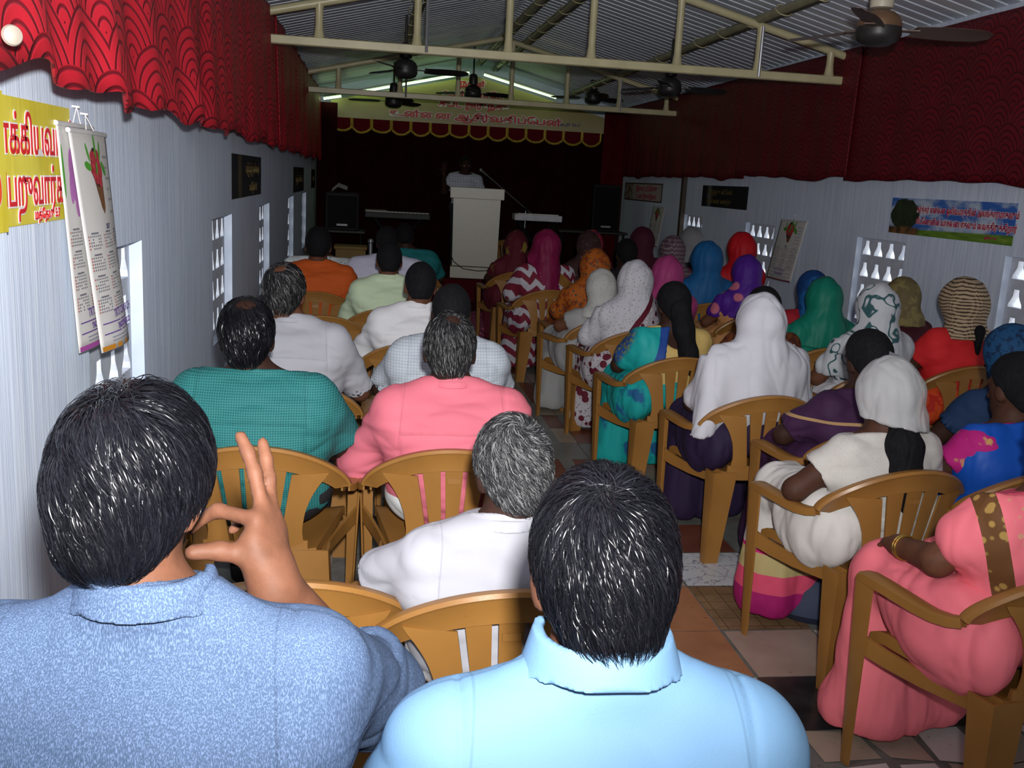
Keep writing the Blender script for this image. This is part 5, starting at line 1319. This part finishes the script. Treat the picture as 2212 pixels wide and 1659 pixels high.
PSARI2 = C('pink_chiffon_gold', (.82, .18, .22), .65, .2, .06, gold_border, 1200)
def bangles(ctx):
    e, w_ = ctx['armp'][-1]; d_ = (w_ - e) / np.linalg.norm(w_ - e)
    for i, f in enumerate((.80, .86)):
        c = e + (w_ - e) * f; a = np.cross(d_, (0, 0, 1.)); a /= np.linalg.norm(a); b_ = np.cross(d_, a)
        m_ = MB(); m_.tube([c + (a * math.cos(q) + b_ * math.sin(q)) * .034 for q in [2 * PI * j / 20 for j in range(21)]], .003, 8, cap=False); m_.build('bangle', simple('gold_metal', (.6, .38, .08), .25, .9), ctx['root'])
woman('pink sari with gold border at the right edge', (1.80, 2.21, 1.15), .20, sk=2, vm=PSARI, sm=C('pink_blouse', (.62, .08, .14)), km=PSARI, h=.0062, hpitch=.15, hx=.05, sw=.155,
      v=dict(t=.020, fall=.36, wid=.10, bk=-.03, zmin=.72, front=.02, wr=[(.009, 18, (1.5, 1.2, .5)), (.004, 46, (1.4, 1, .5))]),
      wraps=[dict(m=PSARI2, arms=(-1,), sl=.50, off=.026, zmin=.45, cuts=[plane((.10, 0, .8), (1, 0, -.35))])],
      skirt=dict(m=PSARI, more=[cone((-.06, .34, .10), (-.13, .40, .05), .09, .07, .08)]),
      arms={-1: (A3(-.235, .03, .70), A3(-.19, .22, .665)), 1: (A3(.26, .06, .66), A3(.10, .25, .60))}, extra=bangles)
BSARI = C('royal_blue_silk', (.006, .065, .36), .5, .15, .12)
woman('royal blue sari with magenta sleeves near the right edge', (2.235, 3.02, 1.13), .22, sk=1, sm=C('magenta_gold', (.40, .012, .16), pat=P_mottle((.52, .30, .10), 16, None, .60)), km=BSARI, h=.0072, sw=.155,
      wraps=[dict(m=C('royal_blue_gold', (.006, .065, .36), .5, .15, .12, P_band((1, 0, .0), .04, .5, (.55, .38, .10))), arms=(), off=.022)],
      shirt=dict(m=C('magenta_gold_b', (.40, .012, .16), pat=P_mottle((.52, .30, .10), 16, None, .60)), name='blouse', sleeve=.48, yoke=False, neck=.012))
woman('dark blue headscarf half hidden at the right edge', (2.55, 3.52, 1.15), .2, sk=3, vm=C('indigo', (.008, .055, .14), pat=P_mottle((.004, .02, .06), 40)), sm=C('dark_blue_b', (.01, .03, .08)), h=.0095, v=dict(fall=.3))
def net(k, v, b):
    p = k.xyz(v); u = k.ma('SINE', k.ma('ADD', k.ma('MULTIPLY', p[2], 330.0), k.ma('MULTIPLY', k.noise(v, 7, 2), 14.0))); w_ = k.ma('SINE', k.ma('MULTIPLY', k.ma('ADD', p[0], p[1]), 420.0))
    return k.mix(k.step(k.ma('ADD', u, k.ma('MULTIPLY', w_, .4)), .1, .6), b, (.055, .035, .025))
RED = C('scarlet_cotton', (.58, .018, .022))
woman('scarlet dress with beige netted headscarf by the right wall', (3.287, 5.0, 1.195), .12, sk=1, vm=C('beige_net', (.40, .30, .19), .8, .3, .05, net), sm=RED, km=C('orange_print', (.62, .07, .012), pat=P_mottle((.45, .02, .01), 18)), h=.0085, hs=1.08,
      v=dict(t=.040, fall=.17, wid=.04, bk=-.04), shirt=dict(m=RED, name='blouse', sleeve=.5, yoke=False, off=.016), sw=.165,
      wraps=[dict(m=C('beige_scarf_end', (.42, .26, .14), pat=P_dots((.25, .12, .05), 60)), off=.030, cuts=[plane((.105, 0, .8), (-1, 0, 0)), plane((.165, 0, .8), (1, 0, 0))], zmin=.70)],
      extra=lambda ctx: solid('ponytail', [cone(ctx['H'](.01, -.12, -.13), ctx['H'](.02, -.10, -.24), .034, .012, .03)], .008, HB, ctx['root'], wr=[(.003, 60, (1.5, 1.5, .3))]))
woman('olive headscarf and maroon dress close to the right wall', (3.30, 5.66, 1.15), .1, sk=3, vm=C('olive_voile', (.13, .10, .045), .7, .25, .15, P_mottle((.20, .16, .06), 12)), sm=C('maroon_d', (.05, .006, .014)), h=.010, v=dict(fall=.16, wid=.03, t=.02))
def swirl(k, v, b):
    w_ = k.noise(v, 4, 2, .5, True); e = k.noise(k.mix(.5, v, w_), 7, 1); return k.mix(k.step(k.ma('ABSOLUTE', k.ma('SUBTRACT', e, .5)), .03, .012), b, (.03, .09, .10))
woman('white headscarf with grey green scroll print', (2.66, 4.80, 1.17), .16, sk=2, vm=C('white_scroll', (.48, .50, .53), .8, .25, .05, swirl), sm=C('white_scroll_b', (.58, .58, .62), pat=swirl), h=.0085, v=dict(cape=.6, fall=.36, wid=.12, zmin=.70, t=.028))
def clip(ctx):
    H = ctx['H']; c = H(.04, -.105, .02); m_ = MB(); m_.tube([H(.015, -.118, .03), H(.065, -.108, .012)], .008, 8); m_.build('hair_clip', simple('silver_clip', (.55, .55, .6), .3, .7), ctx['root'])
    solid('hair_bun', [ell(H(0, -.125, -.045), (.05, .035, .045), None, .02)], .008, HB, ctx['root'], wr=[(.003, 60, (1, 1, 1))])
PURB = C('aubergine_silk', (.035, .010, .040), pat=P_band((0, 0, 1), .752, .764, (.35, .22, .10)))
woman('aubergine blouse with silver clip in black hair', (1.99, 3.60, 1.11), .14, sk=3, sm=PURB, km=C('aubergine_skirt', (.035, .010, .040)), h=.0080, extra=clip, sw=.165, hroll=-.05, hair=dict(m=HB, t=.014, low=-.11, cover_ears=True), shirt=dict(m=PURB, name='blouse', sleeve=.8, yoke=False),
      arms={1: (A3(.30, .05, .64), A3(.38, .26, .62)), -1: (A3(-.27, .06, .66), A3(-.12, .25, .60))})
woman('emerald green headscarf with gold edge', (2.70, 5.50, 1.135), .14, sk=3, vm=C('emerald', (.003, .15, .10), .55, .2, .12, P_band((0, .62, .78), .87, .93, (.16, .10, .03))), sm=C('emerald_b', (.003, .15, .10)), h=.0095, v=dict(fall=.33, wid=.09, cape=.3, zmin=.75))
woman('peacock blue headscarf beside the right window', (2.96, 6.2, 1.12), .12, sk=3, vm=C('peacock', (.006, .04, .15), .5, .2, .2, P_mottle((.012, .10, .28), 10)), sm=C('peacock_b', (.3, .01, .02)), h=.0105, v=dict(fall=.3))
woman('brown printed sari with bare black hair before the white shawl', (2.10, 4.95, 1.135), .14, sk=3, sm=C('brown_print', (.11, .030, .008), pat=P_mottle((.05, .012, .006), 30)), h=.0095, wraps=[dict(m=C('brown_print_b', (.12, .034, .009), pat=P_mottle((.05, .012, .006), 30)), arms=(1,), sl=.8, off=.022)])
woman('purple headscarf with pink rosettes', (2.76, 6.9, 1.155), .30, sk=2, vm=C('purple_georgette', (.065, .012, .22), .6, .2, .1, P_dots((.50, .14, .20), 5.5, .26)), sm=C('purple_b', (.45, .22, .08)), h=.0105, v=dict(fall=.40, cape=.5, zmin=.72, t=.026, wid=.08), hx=.0)
woman('bright red headscarf against the right wall', (3.10, 7.9, 1.27), .15, sk=3, vm=C('poppy_red', (.42, .006, .012), .6), sm=C('rust', (.20, .05, .01), pat=P_mottle((.06, .02, .01), 30)), h=.0115, hs=1.1, v=dict(fall=.34, wid=.12, cape=.4, zmin=.78, t=.034))
woman('sky blue headscarf covering the shoulders', (2.66, 7.5, 1.20), .13, sk=3, vm=C('azure', (.008, .09, .25), .6, .2, .14), sm=C('azure_b', (.008, .075, .21)), h=.0105, hs=1.15, sw=.19, v=dict(cape=.8, fall=.42, wid=.12, zmin=.62, t=.034))
woman('rose pink headscarf', (2.03, 6.5, 1.147), .14, sk=2, vm=C('rose', (.30, .035, .14), .6, .2, .12), sm=C('rose_b', (.26, .03, .12)), h=.0105, v=dict(cape=.5, fall=.36, wid=.07, zmin=.72, t=.030))
TURQ = (.008, .30, .29)
def turq_border(k, v, b):
    p = k.xyz(v); s = k.ma('ADD', p[0], k.ma('MULTIPLY', p[2], -.30)); blue = k.mix(k.step(k.noise(v, 60, 3), .5, .6), (.012, .06, .22), (.16, .14, .04))
    b = k.mix(k.ma('GREATER_THAN', s, -.365), b, (.012, .05, .24)); b = k.mix(k.step(s, -.475, -.50), b, blue); return b
def long_hair(ctx):
    H = ctx['H']; ps = [cone(H(0, -.085, -.02), H(.01, -.115, -.13), .062, .052, .05), cone(H(.01, -.115, -.13), H(.04, -.115, -.26), .052, .050, .04), cone(H(.04, -.115, -.26), H(.075, -.10, -.36), .048, .026, .03)]
    solid('long_hair', ps, .0085, HB, ctx['root'], wr=[(.005, 55, (1.6, 1.6, .25))])
woman('turquoise sari and yellow blouse with loose long black hair', (1.622, 5.02, 1.132), .14, sk=3, sm=C('butter_yellow', (.52, .36, .12)), km=C('turquoise_skirt', TURQ, pat=P_mottle((.012, .09, .22), 7, None, .55)), h=.0082, sw=.160, hair=dict(m=HB, t=.016, low=-.12, cover_ears=True), extra=long_hair,
      shirt=dict(m=C('butter_yellow_b', (.52, .36, .12)), name='blouse', sleeve=.5, yoke=False, back_scoop=(.0, .085)),
      wraps=[dict(m=C('turquoise_sari', TURQ, .6, .2, .1, turq_border), arms=(-1,), sl=.6, off=.026, cuts=[plane((-.045, 0, .9), (1, 0, -.30))])])
WMS = C('white_maroon_print', (.46, .46, .50), .8, .25, .05, P_chain(P_dots((.10, .012, .025), 75, .22), P_band((.82, 0, -.57), -.50, -.465, (.09, .006, .018)), P_band((.82, 0, -.57), -.465, -.36, (.40, .38, .41), P_chain(P_dots((.10, .012, .025), 110, .28), P_dots((.09, .006, .018), 17, .32)))))
woman('white sari with maroon spots and border over the head', (1.645, 5.92, 1.15), .16, sk=2, vm=WMS, sm=WMS, km=C('maroon_white_skirt', (.42, .40, .43), pat=P_dots((.10, .008, .02), 16, .42, (.10, .008, .02), 60, .25)), h=.0090, sw=.165, v=dict(cape=.9, fall=.45, wid=.10, zmin=.56, t=.030))
woman('cream headscarf half hidden behind the maroon spotted sari', (1.56, 6.45, 1.05), .3, sk=2, vm=C('cream_voile', (.42, .42, .40), pat=P_dots((.2, .2, .22), 60, .2)), sm=C('cream_b', (.3, .3, .3)), h=.012, v=dict(fall=.18, t=.024))
woman('dark top with bare black hair far right of the lectern', (2.245, 8.4, 1.17), .1, sk=3, sm=C('black_top', (.012, .008, .012)), h=.013, hs=1.1)
woman('dark maroon headscarf below the far calendar', (2.66, 9.4, 1.22), .1, sk=3, vm=C('wine', (.055, .006, .018)), sm=C('wine_b', (.08, .01, .03)), h=.013, hs=1.12, v=dict(fall=.3, t=.030))
woman('pinkish grey striped headscarf', (2.74, 8.65, 1.189), .1, sk=2, vm=C('pink_grey_stripe', (.20, .15, .17), pat=P_zig((.09, .05, .07), 34)), sm=C('pinkgrey_b', (.2, .02, .08)), h=.013, hs=1.08, v=dict(fall=.22, t=.028))
woman('pale grey headscarf by the far right window', (3.16, 9.4, 1.23), .1, sk=3, vm=C('pale_grey_voile', (.22, .22, .24)), sm=C('black_b', (.012, .012, .014)), h=.013, hs=1.15, v=dict(fall=.17, t=.032))
ORP = P_chain(P_mottle((.20, .035, .008), 26), P_dots((.03, .05, .05), 30, .26))
woman('orange and black print sari over the head', (1.635, 7.0, 1.142), .14, sk=3, vm=C('orange_black', (.33, .085, .008), .7, .25, .1, ORP), sm=C('orange_black_b', (.28, .075, .007), pat=ORP), h=.0105, v=dict(cape=.8, fall=.45, wid=.08, zmin=.55, t=.030))
woman('red and pink floral headscarf', (2.20, 9.6, 1.16), .1, sk=3, vm=C('red_floral', (.28, .015, .045), pat=P_dots((.42, .15, .10), 34, .25, (.03, .03, .07), 14, .3)), sm=C('red_floral_b', (.2, .01, .03)), h=.013, hs=1.05, v=dict(fall=.28, t=.03))
ZIG = P_zig((.16, .012, .03), 11)
woman('magenta headscarf with white and maroon zigzag sari', (1.45, 8.0, 1.212), .16, sk=2, vm=C('magenta_dot', (.17, .005, .045), .6, .2, .1, P_dots((.5, .2, .25), 24, .10)), sm=C('zigzag_sari', (.42, .40, .45), pat=ZIG), km=C('zigzag_skirt', (.42, .40, .45), pat=ZIG), h=.0105, hs=1.08, sw=.18, v=dict(fall=.40, wid=.06, t=.034, zmin=.70, more=[cone((-.10, .0, .98), (-.25, .03, .70), .085, .07, .06)]),
      wraps=[dict(m=C('zigzag_sari_b', (.42, .40, .45), pat=P_chain(ZIG, P_band((.6, 0, .8), .70, .78, (.22, .10, .02)))), arms=(-1, 1), sl=.8, off=.022)])
woman('maroon headscarf with yellow patch near the lectern foot', (1.42, 9.5, 1.12), .1, sk=3, vm=C('maroon_yellow', (.09, .008, .018), pat=P_mottle((.26, .20, .03), 5, None, .58)), sm=C('maroon_y_b', (.09, .008, .018)), h=.013, hs=1.08, v=dict(fall=.32, cape=.5, zmin=.7, t=.03))
woman('dark patterned headscarf left of the floral one', (2.03, 9.0, 1.17), .1, sk=3, vm=C('dark_pattern', (.045, .018, .018), pat=P_dots((.13, .10, .09), 28, .22)), sm=C('dark_pat_b', (.04, .01, .012)), h=.013, hs=1.05, v=dict(fall=.34, cape=.4, zmin=.72, t=.03))
chair(2.62, 8.05, .13, 'empty tan plastic armchair in the row beyond the sky blue headscarf') if False else None

# --- speaker behind the lectern
def eyes(ctx):
    H = ctx['H']
    for s in (-1, 1):
        m_ = MB(); m_.lathe([(.001, -.011), (.008, -.008), (.011, 0), (.008, .008), (.001, .011)], tuple(H(s * .032, .078, .0)), 12); m_.build('eye', simple('eye_white', (.5, .48, .45), .3), ctx['root'])
person('person in white open necked shirt speaking behind the lectern', (1.30, 13.86, .30), PI + .12, top=1.62, hy=.02, hpitch=.12, sk=3, sw=.185, bulk=1.05, h=.010, seat=False, group=None, hair=dict(m=HB, t=.008),
       shirt=dict(m=C('white_shirt_s', (.58, .60, .70), pat=P_check((.40, .42, .55), 26, .38)), sleeve=.6, vneck=True, yoke=False, hem=.86, neck=.03), pants=dict(m=C('trousers_s', (.03, .03, .035))),
       arms={-1: (A3(-.27, .08, 1.02), A3(-.16, .30, 1.08)), 1: (A3(.30, .10, 1.12), A3(.34, .22, 1.36), dict(dirv=(.05, .1, 1), nrm=(.3, -1, 0), side=1, curl=.25))}, extra=eyes)
# chairs on the stage
chair(2.02, 14.1, PI, 'tan plastic armchair on the stage beside the white keyboard')
